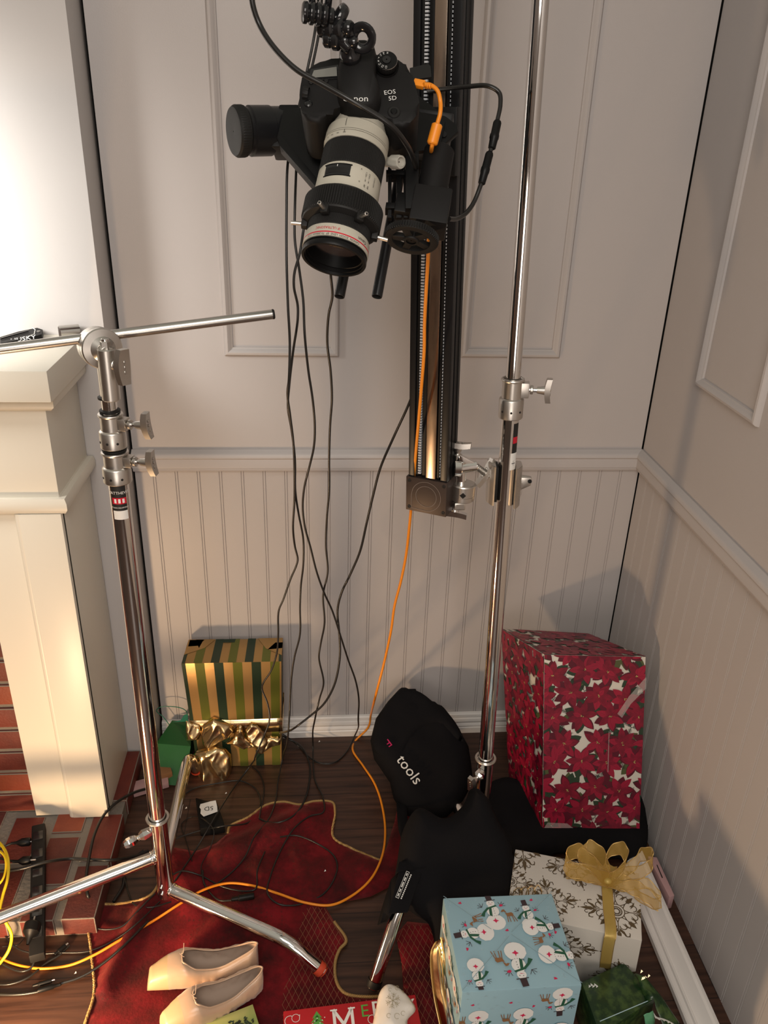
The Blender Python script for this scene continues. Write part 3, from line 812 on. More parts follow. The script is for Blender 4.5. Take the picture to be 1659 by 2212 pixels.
mb.poly([RL(*p, .0383) for p in ((678, 152), (727, 144), (728, 164), (672, 168))], 'lcd'); mb.build('top_display', cm)
for (u, v, r) in ((672, 179, .003), (683, 178, .003), (694, 177, .003), (705, 176, .003)):
    mb = MB(); q = RL(u, v, .036); mb.cyl(q, q+RU*.0022, r, 'black_rubber', seg=14, bev=.0006); mb.build('button', cm)
mb = MB(); q = RL(666, 224, .036); mb.sphere(q, .0058, 'black_gloss', mx=frame_mat(q, RU), sz=.45); mb.build('shutter_button', cm)
mb = MB(); q = RL(668, 204, .036); ribbed(mb, .0085, .0092, -.004, .0035, 14, 'black_rubber', frame_mat(q-RXX*.004, RXX)); mb.build('control_wheel', cm)
mb = MB(); q = RL(851, 245, .034); mb.cyl(q-RU*.004, q+RU*.004, .0085, 'black_rubber', seg=24, bev=.001); mb.cyl(q, q+RU*.0055, .0045, 'black_plastic', seg=20, bev=.001); mb.build('lens_release_button', cm)
def rtext(txt, u, v, y, size, mt, rot, name, parent=cm, off=.0006):
    mb = MB(); q = RL(u, v, y); mx = frame_mat(q+RU*off, RU, RXX) @ Matrix.Rotation(rot, 4, 'Z')
    for f in text_polys(txt, size): mb.poly([mx @ V((x, y_, 0)) for x, y_ in f], mt)
    return mb.build(name, parent, smooth=0)
rtext('Canon', 768, 214, .0596, .0125, 'print_white', math.radians(10), 'maker_lettering')
rtext('EOS', 842, 200, .0362, .0090, 'print_white', math.radians(18), 'model_lettering')
rtext('5D', 848, 213, .0362, .0090, 'print_white', math.radians(18), 'model_lettering')
mb = MB(); q = [RL(*p, .030) for p in ((885, 147), (925, 137), (930, 143), (932, 166), (888, 173))]
a = [mb.bm.verts.new(p) for p in q]; b = [mb.bm.verts.new(p-RU*.0035) for p in q]
mb.face(a, 'black_rubber'); mb.face(b[::-1], 'black_rubber')
for i in range(5): mb.face([a[i], b[i], b[(i+1) % 5], a[(i+1) % 5]], 'black_rubber')
mb.build('port_cover', cm)
# hot-shoe foot
mb = MB(); q = RL(757, 126, .055)
mb.hexa([q+RXX*x+LX*z+RU*y for y in (-.003, .004) for x, z in ((-.011, .010), (.011, .010), (.011, -.010), (-.011, -.010))], 'steel', .0008)
mb.build('hot_shoe', cm)

# ---- lens
ln = thing('telephoto_lens', 'off-white telephoto zoom lens pointing down with black rubber rings', 'lens', PB)
mb = MB()
W = 'lens_white'
mb.lathe([(.029, -.002, 'steel'), (.0315, .0, W), (.0340, .003, W), (.0347, .006, W), (.0352, .020, W), (.0368, .023, W), (.0385, .030, W), (.0425, .034, W), (.0434, .040, W), (.0434, .052, W), (.0437, .0525, 'print_black'), (.0437, .0529, W), (.0434, .053, W), (.0430, .058, W), (.0427, .0605, W), (.0400, .0610, W),
          (.0400, .0975, W), (.0420, .0980, W), (.0426, .0990, W), (.0428, .1080, W), (.0434, .128, W), (.0434, .1315, 'print_black'), (.0434, .1320, W), (.0434, .142, W), (.0405, .1425, W), (.0405, .1870, W), (.0425, .1875, W), (.0432, .189, W), (.0438, .1985, W), (.0440, .1995, 'red_paint'), (.0440, .2012, W), (.0440, .2055, W), (.0405, .2065)], W, MLn, 72)
for k in range(60):   # fine grip ribs near the mount
    a = 2*pi*k/60; c, s = math.cos(a), math.sin(a)
    mb.hexa([MLn @ V(((.0345+h)*c-t*s, (.0345+h)*s+t*c, z)) for h in (0, .0010) for z, t in ((.008, -.0006), (.008, .0006), (.019, .0006), (.019, -.0006))], W)
brl = mb.build('barrel', ln, smooth=30)
mb = MB(); ribbed(mb, .0420, .0427, .0612, .0972, 110, 'black_rubber', MLn); mb.build('zoom_ring', ln, smooth=20); 
mb = MB(); ribbed(mb, .0418, .0424, .1700, .1868, 120, 'black_rubber', MLn); mb.build('focus_ring', ln, smooth=20)
mb = MB(); B_ = 'black_plastic'
mb.lathe([(.0405, .2055, B_), (.0432, .2062, B_), (.0432, .2075, B_), (.0420, .208, B_), (.0432, .2095, B_), (.0436, .2150, B_), (.0430, .2165, B_), (.0395, .2165, B_), (.0390, .2130, B_), (.0382, .2125, B_), (.0380, .208, B_), (.0365, .2075, B_), (.0345, .196, B_), (.0325, .192)], B_, MLn, 72); mb.build('front_rim', ln)
mb = MB(); pr = [(.0335*math.sin(t), .1895+.0085*(math.cos(t)-math.cos(1.1))/(1-math.cos(1.1))) for t in [1.1*k/10*1.0 for k in range(10, -1, -1)]]
pr = [(.0345*math.sin(1.1*k/10)/math.sin(1.1), .192+.009*math.cos(1.1*k/10)-.009*math.cos(1.1)) for k in range(10, -1, -1)]; pr[-1] = (.0002, pr[-1][1])
mb.lathe(pr, 'lens_glass', MLn, 48); g = mb.build('front_glass', ln); g['label'] = 'dark curved front glass'
# distance window and switch plate on the side facing the room
def onlens(mb, r, s0, s1, a0, a1, mt, n=10): mb.lathe([(r, s0), (r, s1)], mt, MLn, seg=n, a0=a0, a1=a1)
aW = .30
mb = MB(); onlens(mb, .04345, .103, .119, aW-.42, aW+.42, 'black_gloss'); mb.lathe([(.0428, .1020), (.0440, .1025), (.0440, .1035), (.0430, .104)], B_, MLn, seg=10, a0=aW-.45, a1=aW+.45)
mb.lathe([(.0428, .1180), (.0440, .1185), (.0440, .1195), (.0430, .120)], B_, MLn, seg=10, a0=aW-.45, a1=aW+.45)
onlens(mb, .0437, .104, .107, aW-.01, aW+.01, 'print_white', 2); onlens(mb, .0437, .108, .116, aW-.36, aW+.36, 'black_rubber')
mb.build('distance_window', ln)
def ltext(mb, s, a, txt, size, mt, r=.0442, flip=False, along=False): wrap_text(mb, MLn, r, s, a, txt, size, mt, along=along, flip=flip)
mb = MB()
aP = -.62
for s_, a_ in ((.1045, aP+.18), (.1045+.018, aP+.18)): ltext(mb, s_, a_, 'o', .004, 'print_black', r=.0439)
for k, (t, s_) in enumerate((('1.2m - \u221e', .112), ('2.5m - \u221e', .112), ('AF', .125), ('MF', .125))): ltext(mb, s_, aP-(.0 if k % 2 == 0 else .12), t, .0036, 'print_black', r=.0441, along=True)
ltext(mb, .112, aP-.34, 'STABILIZER', .0028, 'print_black', r=.0441, along=True)
ltext(mb, .0115, .28, 'Canon', .0040, 'print_gold', r=.0362); ltext(mb, .0150, .28, 'ULTRASONIC', .0022, 'print_gold', r=.0363)
onlens(mb, .0440, .036, .047, .295, .31, 'print_black', 1); onlens(mb, .0440, .0525, .056, .295, .31, 'print_black', 1)
for k, t in enumerate(('200', '135', '100', '70')): ltext(mb, .0565, .30+.22*(k-0), t, .0026, 'print_black', r=.0437)
onlens(mb, .0372, .012, .0145, -.86, -.78, 'red_paint', 2)
onlens(mb, .0440, .050, .0503, -1.2, 1.2, 'print_black', 20)
ltext(mb, .1945, .22, 'IF ULTRASONIC', .0048, 'red_paint', r=.0441)
ltext(mb, .2034, .02, 'CANON  ZOOM  LENS  EF  70-200mm  1:2.8', .0040, 'print_black', r=.0443)
ltext(mb, .1960, -.95, 'Canon', .0062, 'print_black', r=.0442)
mb.build('printed_markings', ln, smooth=0)
# pale tripod-collar knob
mb = MB(); p = RL(862, 350, -.004); q = RL(832, 350, -.022); d = (p-q).normalized()
mb.cyl(q, p-d*.012, .0065, 'pale_knob', seg=20)
ribbed(mb, .0085, .0093, 0, .018, 7, 'pale_knob', frame_mat(p-d*.014, d)); mb.lathe([(.0085, .0175), (.0065, .018), (.006, .014), (.001, .014)], 'pale_knob', frame_mat(p-d*.014, d), 20); mb.build('collar_knob', ln, smooth=40)

# ---- gear ring clamped on the lens
gr = thing('lens_gear_ring', 'toothed black gear ring clamped round the front of the white lens', 'gear ring', PB+LX*.155)
mb = MB(); mb.lathe([(.0432, .136, 'black_rubber'), (.0505, .1365, 'black_rubber'), (.0515, .138, 'black_rubber'), (.0515, .1665, 'black_rubber'), (.0505, .1685, 'black_rubber'), (.0428, .172)], 'black_rubber', MLn, 72)
ribbed(mb, .0515, .0532, .1385, .166, 95, 'black_rubber', MLn)
for a in (.35, -.62, 1.55, -1.62, 3.14):
    c, s = math.cos(a), math.sin(a)
    mb.hexa([MLn @ V(((.043+h)*c-t*s, (.043+h)*s+t*c, z)) for h in (0, .0085) for z, t in ((.166, -.006), (.166, .006), (.1775, .005), (.1775, -.005))], 'black_rubber', .0015)
mb.build('toothed_band', gr, smooth=20)
for a in (.35, -.62, 1.55, -1.62):
    c, s = math.cos(a), math.sin(a); mb = MB()
    p = MLn @ V((.050*c, .050*s, .172)); q = MLn @ V((.0655*c, .0655*s, .1735)); d = (q-p).normalized()
    mb.cyl(p, q, .0027, 'cast_metal', seg=16, bev=.0004); mb.cyl(q-d*.001, q+d*.0002, .0014, 'gap_dark', seg=10); mb.build('thumb_screw', gr)

# ---- lens motor and its drive gear
mo = thing('focus_motor', 'black focus motor with a round geared wheel beside the white lens', 'motor', PD(905, 480, 1.13))
MG = frame_mat(PD(889, 515, 1.105), LX, RU)
mb = MB(); mb.lathe([(.0070, -.007), (.0105, -.007), (.0110, -.005), (.0110, .0035), (.010, .005), (.007, .005)], 'black_rubber', MG, 24)
mb.lathe([(.0265, -.006), (.0355, -.006), (.0355, .004), (.0325, .0045), (.0265, .004), (.0265, -.006)], 'black_rubber', MG, 60)
mb.lathe([(.001, -.002), (.0072, -.002), (.0072, .003), (.001, .003)], 'black_rubber', MG, 20)
ribbed(mb, .0352, .0372, -.006, .0035, 62, 'black_rubber', MG)
for k in range(5):
    a = 2*pi*k/5+.35; mb.box((.007, -.0055, -.004), (.028, .0055, .0028), 'black_rubber', bev=.001, mx=MG @ Matrix.Rotation(a, 4, 'Z'))
mb.build('drive_gear', mo, smooth=20)
mb = MB(); c0 = PD(903, 482, 1.118); A = frame_mat(PD(927, 470, 1.135), LX, RU)
mb.box((-.026, -.026, -.036), (.022, .026, .018), 'black_matte', bev=.0025, mx=A); mb.build('gear_housing', mo)
mb = MB(); q = PD(935, 425, 1.14); p0 = q-LX*.0; 
p0 = PD(930, 432, 1.14); p1 = p0-LX*.078; mb.cyl(p0+LX*.006, p1, .0215, 'black_matte', seg=40, bev=.0015); mb.build('motor_barrel', mo)
mb = MB(); mb.box((-.020, .018, -.03), (.004, .050, .0), 'black_plastic', bev=.002, mx=A); mb.box((-.035, .022, -.024), (-.012, .046, -.006), 'black_plastic', bev=.002, mx=A)
mb.build('rod_clamp', mo)

# ---- rods and support plates
rg = thing('rod_support', 'black rod and plate cage holding the camera off the slider', 'camera support', PD(820, 400, 1.22))
for u, v, d in ((814, 641, 1.180), (733, 641, 1.180)):
    e_ = PD(u, v, d); mb = MB(); mb.lathe([(.0062, .0), (.0075, .0), (.0078, -.001), (.0078, -.33)], 'black_satin_metal', frame_mat(e_, LX), 24); mb.lathe([(.0062, 0), (.0062, -.02), (.0001, -.02)], 'gap_dark', frame_mat(e_, LX), 24)
    mb.build('rod', rg)
def plate(name, px, y, th, mt='black_plastic', bev=.0015, parent=rg):
    mb = MB(); pts = rl2(px, y); mb.prism(pts, MR @ Matrix.Translation((0, 0, y-th)), th, mt, bev=bev); return mb.build(name, parent)
plate('bracket_plate', [(612, 236), (650, 232), (720, 236), (900, 238), (962, 262), (950, 322), (850, 332), (720, 400), (690, 413), (604, 314), (598, 298)], -.066, .006)
plate('bracket_flange', [(600, 296), (606, 292), (694, 396), (690, 413), (604, 314)], -.055, .02, bev=.001)
plate('top_bar', [(836, 324), (905, 326), (905, 336), (836, 333)], -.045, .03)
plate('slotted_plate', [(876, 335), (905, 335), (905, 450), (876, 450)], -.030, .012)
for a, b in (((838, 330), (846, 470)), ((856, 365), (868, 470)), ((872, 365), (882, 470))):
    plate('cage_bar', [(a[0], a[1]), (b[0], a[1]), (b[0], b[1]), (a[0], b[1])], -.050, .010)
plate('cross_bar', [(834, 436), (900, 440), (900, 452), (832, 449)], -.046, .02)
plate('cross_bar', [(834, 366), (880, 368), (880, 378), (834, 376)], -.046, .02)
plate('diamond_plate', [(905, 206), (988, 270), (990, 284), (938, 330), (880, 300)], -.075, .010)
mb = MB(); q = RL(938, 300, -.075)
for u, v in ((958, 292), (941, 322)):
    s_ = RL(u, v, -.075); mb.cyl(s_, s_+RU*.003, .005, 'black_satin_metal', seg=16, bev=.0006)
mb.build('bolt', rg)
# arm back to the slider carriage
mb = MB(); cpos = sp_(.045, cz, .022); a = RL(930, 285, -.086)
d = (cpos-a); x_ = RXX; y_ = d.cross(x_).normalized()
mb.hexa([a+x_*sx*.03+y_*sy*.03 for sx, sy in ((-1, -1), (1, -1), (1, 1), (-1, 1))]+[cpos+x_*sx*.03+y_*sy*.03 for sx, sy in ((-1, -1), (1, -1), (1, 1), (-1, 1))], 'black_plastic', .004)
mb.build('mounting_arm', rg)
# left hand barrel
bl = thing('black_barrel_motor', 'fat black cylinder sticking out to the left of the camera bracket', 'motor', PD(560, 285, 1.2))
p0, p1 = PD(503, 284, 1.195), PD(628, 282, 1.235); d = (p1-p0).normalized(); L = (p1-p0).length
mx = frame_mat(p0, d)
mb = MB(); mb.lathe([(.001, .001), (.028, .0), (.033, .001), (.0352, .004), (.0352, .017), (.0335, .019), (.0325, .020)], 'black_rubber', mx, 48); ribbed(mb, .0352, .0358, .004, .016, 60, 'black_rubber', mx); mb.build('end_cap', bl, smooth=25)
mb = MB(); mb.lathe([(.0325, .020), (.0325, .024), (.0350, .026), (.0350, L*.62), (.0335, L*.63), (.0335, L)], 'black_satin_metal', mx, 48, cap1=True); mb.build('housing', bl)
mb = MB(); p = PD(632, 282, 1.22); mb.hexa([p+CR*x+CU*z+CF*y for y in (-.02, .03) for x, z in ((-.030, -.033), (.012, -.033), (.012, .030), (-.018, .030))], 'black_plastic', .004); mb.build('mount_block', bl)

# ---- articulated arm above the camera
am = thing('articulated_arm', 'glossy black jointed clamp arm reaching down to the camera top', 'arm', PD(755, 100, 1.04))
G = 'black_gloss'
def knurl(p, q, rs, name):
    p, q = V(p), V(q); L = (q-p).length; mx = frame_mat(p, q-p); n = len(rs); pr = [(.001, 0)]
    for k, r in enumerate(rs):
        a, b = L*k/n, L*(k+1)/n; pr += [(r*.82, a+(b-a)*.04), (r, a+(b-a)*.22), (r*1.02, a+(b-a)*.5), (r, a+(b-a)*.78), (r*.82, a+(b-a)*.96)]
    pr.append((.001, L)); mb = MB(); mb.lathe(pr, G, mx, 32); return mb.build(name, am)
knurl(PD(652, 26, 1.02), PD(722, 36, 1.03), [.0125, .013, .0135, .013, .0095], 'joint_knob')
knurl(PD(690, 62, 1.05), PD(762, 62, 1.03), [.0105, .013, .012, .0095], 'joint_knob')
knurl(PD(700, 84, 1.05), PD(772, 92, 1.04), [.010, .012, .008, .007], 'joint_knob')
for c, r, ax in (((733, 38), .0135, (.8, .2, -.5)), ((783, 82), .0125, (.3, 1, .2))):
    mb = MB(); q = PD(*c, 1.04); mx = frame_mat(q, ax); mb.tube([mx @ V((r*math.cos(t*pi/12), r*math.sin(t*pi/12), 0)) for t in range(24)], .0035, G, 12, closed=True, flat=1.8); mb.build('clamp_ring', am)
mb = MB(); p, q = PD(700, 52, 1.045), PD(748, 78, 1.04); mb.cyl(p, q, .010, G, seg=28, bev=.002); mb.cyl(PD(728, 78, 1.045), PD(757, 108, 1.045), .0085, G, r1=.007, seg=24, bev=.002); mb.build('link', am)
mb = MB()
for (u0, v0), (u1, v1) in (((676, 22), (668, -60)), ((708, 14), (716, -60))): mb.cyl(PD(u0, v0, 1.03), PD(u1, v1, 1.0), .0048, G, seg=20)
mb.build('arm_rod', am)
mb = MB(); q = RL(757, 122, .060); mx = frame_mat(q, (PD(756, 98, 1.045)-q))
mb.lathe([(.0135, -.002, 'steel'), (.0140, .0), (.0145, .002), (.014, .006), (.0115, .010), (.008, .013), (.006, .020), (.001, .022)], G, mx, 36, cap0=True); mb.build('shoe_foot', am)
# ================================================================ gifts
mat('paper_cream', (0.66, 0.61, 0.53), 0.35)
mat('petal_red', (0.23, 0.005, 0.026), 0.36, noise_col=((0.15, 0.004, 0.019), 60, 3, .4, .65, (1, 1, 1)))
mat('petal_deep', (0.095, 0.005, 0.017), 0.33)
mat('petal_bright', (0.30, 0.008, 0.034), 0.33)
mat('petal_vein', (0.07, 0.002, 0.009), 0.4)
mat('leaf_green', (0.022, 0.045, 0.024), 0.35)
mat('leaf_olive', (0.075, 0.085, 0.030), 0.4)
mat('sprig', (0.014, 0.016, 0.010), 0.5)
mat('stamen', (0.42, 0.38, 0.12), 0.5)
mat('gold_paper', (0.42, 0.245, 0.085), 0.34, metal=0.45, bump=(90, .1, .002))
mat('olive_paper', (0.135, 0.145, 0.022), 0.36, metal=0.3)
mat('forest_paper', (0.020, 0.040, 0.020), 0.36, metal=0.2)
mat('snow_blue', (0.30, 0.475, 0.55), 0.30, bump=(60, .08, .002))
mat('snow_white', (0.80, 0.80, 0.78), 0.32)
mat('snow_pale', (0.42, 0.58, 0.64), 0.32)
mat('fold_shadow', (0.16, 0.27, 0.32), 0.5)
mat('hat_dark', (0.045, 0.028, 0.032), 0.45)
mat('scarf_green', (0.02, 0.10, 0.055), 0.45)
mat('bird_red', (0.62, 0.02, 0.09), 0.4)
mat('deer_brown', (0.27, 0.13, 0.055), 0.5)
mat('ivory_paper', (0.62, 0.585, 0.53), 0.28, bump=(50, .08, .002))
mat('damask_ink', (0.12, 0.085, 0.045), 0.40, metal=0.25)
mat('gold_foil', (0.80, 0.60, 0.33), 0.26, metal=1.0, bump=(50, .15, .003))
mat('gold_cord', (0.55, 0.36, 0.13), 0.38, metal=0.6)
mat('organza', (0.50, 0.30, 0.06), 0.45, metal=0.15, alpha=0.50)
mat('organza_band', (0.52, 0.36, 0.09), 0.4, metal=0.2, alpha=0.88)
mat('green_foliage', (0.012, 0.035, 0.012), 0.24, noise_col=((0.045, 0.085, 0.022), 55, 4, .45, .62, (1, 1, 1)), bump=(35, .3, .003))
mat('green_bag', (0.018, 0.11, 0.028), 0.38, bump=(12, .4, .006))
mat('handle_teal', (0.02, 0.16, 0.11), 0.4)
mat('green_ribbon', (0.10, 0.30, 0.16), 0.3)
mat('torn_white', (0.72, 0.72, 0.68), 0.7)
mat('gift_red', (0.42, 0.010, 0.016), 0.35)
mat('print_green', (0.10, 0.34, 0.06), 0.4)
mat('white_satin', (0.68, 0.63, 0.57), 0.30, bump=(25, .25, .004))
mat('glitter', (0.50, 0.42, 0.26), 0.3, metal=0.8)
mat('pale_green_paper', (0.46, 0.46, 0.16), 0.4, noise_col=((0.30, 0.38, 0.10), 14, 3, .4, .6, (1, 1, 1)))
mat('pink_carton', (0.46, 0.28, 0.28), 0.6)

def gift(name, label, corners, mt, cat='gift', bev=.0025, group=None, sag=0.0):
    # corners: bottom ring FL, FR, BR, BL then the top ring; returns the thing and a face frame getter
    c = [V(p) for p in corners]; base = (c[0]+c[1]+c[2]+c[3])/4
    t = thing(name, label, cat, base, group)
    return t, c
def quad_face(a, b, d, c=None):
    # a lower left, b lower right, d upper left, c upper right as seen from outside
    u = b-a; v = d-a; n = u.cross(v).normalized(); vv = n.cross(u).normalized()
    f = Face(a, u, vv, u.length, v.dot(vv), n)
    f.q = (a, b, c if c is not None else b+v, d); return f

# ---- poinsettia gift, leaning back on the black bag
def petal(L, W, bend=0.0):
    pts = []
    for t in (0, .12, .3, .5, .7, .86, .95): pts.append((L*t, W*.5*math.sin(pi*min(1, t*1.02))**.75*(1.08-.25*t)+bend*L*t*t))
    pts.append((L, bend*L))
    for t in (.95, .86, .7, .5, .3, .12): pts.append((L*t, -W*.5*math.sin(pi*min(1, t*1.02))**.75*(1.08-.25*t)+bend*L*t*t))
    return pts
def poinsettias(mb, fc, step=.060, sd=1):
    rnd = random.Random(sd); cs = []; y = -.01; r = 0; E = .000004
    while y < fc.h+.03:
        x = -.01+(step*.5 if r % 2 else 0)
        while x < fc.w+.03: cs.append((x+rnd.uniform(-.009, .009), y+rnd.uniform(-.009, .009))); x += step
        y += step*.86; r += 1
    lay = 1
    for cx, cy in cs:      # leaves, sprigs and deep petals between the flowers
        for k in range(4):
            a = rnd.uniform(0, 2*pi); q = xf(petal(.046, .027, .1), cx, cy, a); decal(mb, fc, q, 'leaf_green' if k else 'leaf_olive', lay, E); lay += 1
        a = rnd.uniform(0, 2*pi); ox, oy = cx+step*.5*math.cos(a), cy+step*.5*math.sin(a)
        for j in range(3):
            b = a+j*2.1+rnd.uniform(-.2, .2); ln_ = .024
            for q in stroke([(ox, oy), (ox+ln_*math.cos(b), oy+ln_*math.sin(b))], .0011): decal(mb, fc, q, 'sprig', 130, E)
            for n in range(1, 8):
                px, py = ox+ln_*n/8*math.cos(b), oy+ln_*n/8*math.sin(b)
                for s in (-1, 1):
                    for q in stroke([(px, py), (px+  .0065*math.cos(b+s*.75), py+.0065*math.sin(b+s*.75))], .0008): decal(mb, fc, q, 'sprig', 131, E)
    lay = 135
    for cx, cy in cs:
        a0 = rnd.uniform(0, 2*pi)
        for k in range(5):
            a = a0+k*2*pi/5+rnd.uniform(-.15, .15); decal(mb, fc, xf(petal(.045*rnd.uniform(.85, 1.05), .0235, rnd.uniform(-.12, .12)), cx, cy, a), 'petal_deep', lay, E); lay += 1
    lay0 = lay
    for cx, cy in cs:
        a0 = rnd.uniform(0, 2*pi); n = rnd.choice((6, 6, 7)); lay = lay0+rnd.randint(0, 60)
        for ring, (L, W, nn) in enumerate(((.041, .0190, n), (.0235, .0125, n-1))):
            for k in range(nn):
                a = a0+ring*.5+k*2*pi/nn+rnd.uniform(-.15, .15); l_ = L*rnd.uniform(.85, 1.08); bd = rnd.uniform(-.12, .12)
                decal(mb, fc, xf(petal(l_, W, bd), cx, cy, a), rnd.choice(('petal_red', 'petal_red', 'petal_bright')), lay, E)
                for q in stroke(xf([(l_*.12, 0), (l_*.5, bd*l_*.25), (l_*.9, bd*l_*.8)], cx, cy, a), .0004): decal(mb, fc, q, 'petal_vein', lay+.5, E)
                lay += 1
        for k in range(9):
            a = rnd.uniform(0, 2*pi); d = rnd.uniform(0, .0042); decal(mb, fc, [(cx+d*math.cos(a)+.0011*math.cos(b*pi/3), cy+d*math.sin(a)+.0011*math.sin(b*pi/3)) for b in range(6)], 'stamen' if k % 3 else 'sprig', lay+k+8, E)
FL, FR = PZ(1172, 1788, .085), PZ(1381, 1789, .085); FR.z = .085
TL, TR = PZ(1176, 1414, .500), PZ(1395, 1419, .495)
bk = V((-.055, .215, -.068)); bk2 = V((-.075, .200, -.066))
BL_, BR_ = FL+V((-.030, .215, -.068)), FR+V((-.062, .205, -.068))
t, c = gift('wrapped_gift', 'tall gift box in red poinsettia paper leaning in the corner on a black bag', [FL, FR, BR_, BL_, TL, TR, TR+bk2, TL+bk], 'paper_cream')
mb = MB(); mb.hexa(c, 'paper_cream', .0012)
o = mb.build('wrapped_box', t)
mb = MB()
for k, (a, b, d, e_) in enumerate(((c[0], c[1], c[4], c[5]), (c[3], c[0], c[7], c[4]), (c[4], c[5], c[7], c[6]))):
    poinsettias(mb, quad_face(a, b, d, e_), .068, 3+k)
o = mb.build('flower_print', t, smooth=0, recalc=False)
mb = MB()       # clear tape catching the light and the folded flap edges
fc = quad_face(c[0], c[1], c[4], c[5])
mat('tape', (.75, .72, .68), 0.12, alpha=0.28)
for q in ([(.178, .30), (.205, .345), (.245, .395), (.250, .37), (.21, .325), (.19, .29)], [(.158, .15), (.160, .15), (.160, .255), (.158, .255)], [(.002, .004), (.075, .004), (.06, .016), (.01, .018)]): decal(mb, fc, q, 'tape', 60)
mb.build('clear_tape', t, smooth=0)

# ---- striped gift by the back wall
a, b = PY(423, 1652, -.13), PY(607, 1652, -.13); a.x = -1.196; b.x = -.958; a.z = b.z = .001
tl, tr = PY(392, 1432, -.125), PY(608, 1430, -.125)
tl.z = tr.z = (tl.z+tr.z)/2
q1, q2 = PZ(407, 1383, tl.z), PZ(611, 1386, tl.z); q1.y = q2.y = -.016; q1.x = tl.x+.004
t, c = gift('wrapped_gift', 'gift box in gold and green striped paper standing against the back wall', [a, b, V((b.x, -.02, .001)), V((a.x, -.02, .001)), tl, tr, V((tr.x, -.016, tl.z)), V((tl.x+.004, -.016, tl.z))], 'gold_paper')
mb = MB(); mb.hexa(c, 'gold_paper', .002)
def stripes(fa, fb, fd, fe, off, kinds):
    # stripes run from edge fa-fb to edge fd-fe
    n = (fb-fa).cross(fd-fa).normalized(); W = (fb-fa).length; w = .0225; x = -off; k = 0
    while x < W:
        m = kinds[k % 4]
        if m:
            u0, u1 = max(0, x)/W, min(W, x+w)/W
            if u1 > u0: mb.poly([p+n*.0006 for p in (fa.lerp(fb, u0), fa.lerp(fb, u1), fd.lerp(fe, u1), fd.lerp(fe, u0))], m)
        x += w; k += 1
K4 = ('forest_paper', None, 'olive_paper', None)
stripes(c[0], c[1], c[4], c[5], .014, K4); stripes(c[4], c[5], c[7], c[6], .014, K4)
stripes(c[3], c[0], c[7], c[4], .004, (None, 'olive_paper', None, 'forest_paper')); stripes(c[1], c[2], c[5], c[6], .006, ('olive_paper', None, 'forest_paper', None))
fc = quad_face(c[4], c[5], c[7], c[6])
for q, m in (([(0, fc.h), (0, fc.h*.35), (.05, fc.h*.62), (.075, fc.h)], 'gold_paper'), ([(.004, fc.h*.98), (.004, fc.h*.70), (.03, fc.h*.72), (.045, fc.h*.98)], 'olive_paper'), ([(.020, fc.h*.99), (.035, fc.h*.62), (.042, fc.h*.99)], 'forest_paper'),
             ([(fc.w, fc.h), (fc.w, fc.h*.25), (fc.w-.045, fc.h*.55), (fc.w-.07, fc.h)], 'gold_paper'), ([(fc.w-.0, fc.h*.8), (fc.w, fc.h*.55), (fc.w-.04, fc.h*.5), (fc.w-.02, fc.h*.8)], 'forest_paper'), ([(.09, fc.h*.99), (.10, fc.h*.84), (.13, fc.h*.84), (.132, fc.h*.99)], 'forest_paper')):
    decal(mb, fc, q, m, 4)
mb.build('striped_wrapping', t, smooth=30)
# foil ribbon and its crumpled bow
mb = MB()
def band(c, z0, z1, mt, out=.003, n=14, wob=.0025):
    # closed band round the box between heights z0..z1 (fractions)
    P = []
    ring = [c[0], c[1], c[2], c[3]]; top = [c[4], c[5], c[6], c[7]]
    ctr = sum(ring, V())/4
    for i in range(4):
        for k in range(n):
            f = k/n; row = []
            for z in (z0, (z0+z1)/2, z1):
                p = ring[i].lerp(ring[(i+1) % 4], f).lerp(top[i].lerp(top[(i+1) % 4], f), z); d = (p-ctr); d.z = 0; d.normalize()
                row.append(p+d*(out+wob*noise.noise(p*40)))
            P.append(row)
    P.append(P[0]); mb.grid(P, mt)
band(c, .34, .47, 'gold_foil')
mb.build('foil_band', t, solid=.0006)
FY = frame_mat((0, -.150, 0), (0, -1, .12), (1, 0, 0)); FYi = FY.inverted()
def fpx(pts, y=-.150):
    out = []
    for u, v in pts:
        q = FYi @ PP(u, v, (0, y, 0), V((0, -1, .12)).normalized()); out.append((q.x, q.y))
    return out
def crumple(name, px, front, back, lift=0, wob=-.008, wsc=15, mt='gold_foil', step=.0035, parent=t, R=.013):
    mb = MB(); pillow(mb, fpx(px), FY @ Matrix.Translation((0, 0, lift)), front, back, mt, step, R, wob, wsc, sm=False)
    return mb.build(name, parent, smooth=70)
crumple('bow_loop', [(437, 1566), (462, 1546), (498, 1562), (506, 1576), (495, 1590), (476, 1600), (452, 1616), (438, 1604), (434, 1585)], .014, .010, .004)
crumple('bow_loop', [(424, 1618), (445, 1610), (470, 1606), (488, 1612), (500, 1625), (502, 1650), (498, 1668), (478, 1690), (465, 1686), (428, 1676), (426, 1662), (412, 1650), (408, 1640)], .019, .008, .010)
crumple('bow_loop', [(402, 1556), (430, 1566), (436, 1580), (430, 1596), (404, 1598), (401, 1580)], .010, .004, .002)
crumple('bow_tail', [(488, 1604), (504, 1588), (510, 1572), (520, 1564), (528, 1574), (530, 1590), (548, 1604), (560, 1596), (585, 1588), (608, 1590), (606, 1606), (585, 1612), (566, 1624), (556, 1620), (548, 1612), (526, 1616), (510, 1606)], .014, .004, .003)
crumple('bow_loop', [(530, 1572), (543, 1558), (556, 1562), (572, 1578), (582, 1598), (570, 1622), (558, 1622), (550, 1608), (536, 1592)], .012, .004, .010)
crumple('bow_tail', [(462, 1690), (480, 1682), (484, 1688), (478, 1700), (470, 1696)], .004, .002, .010)

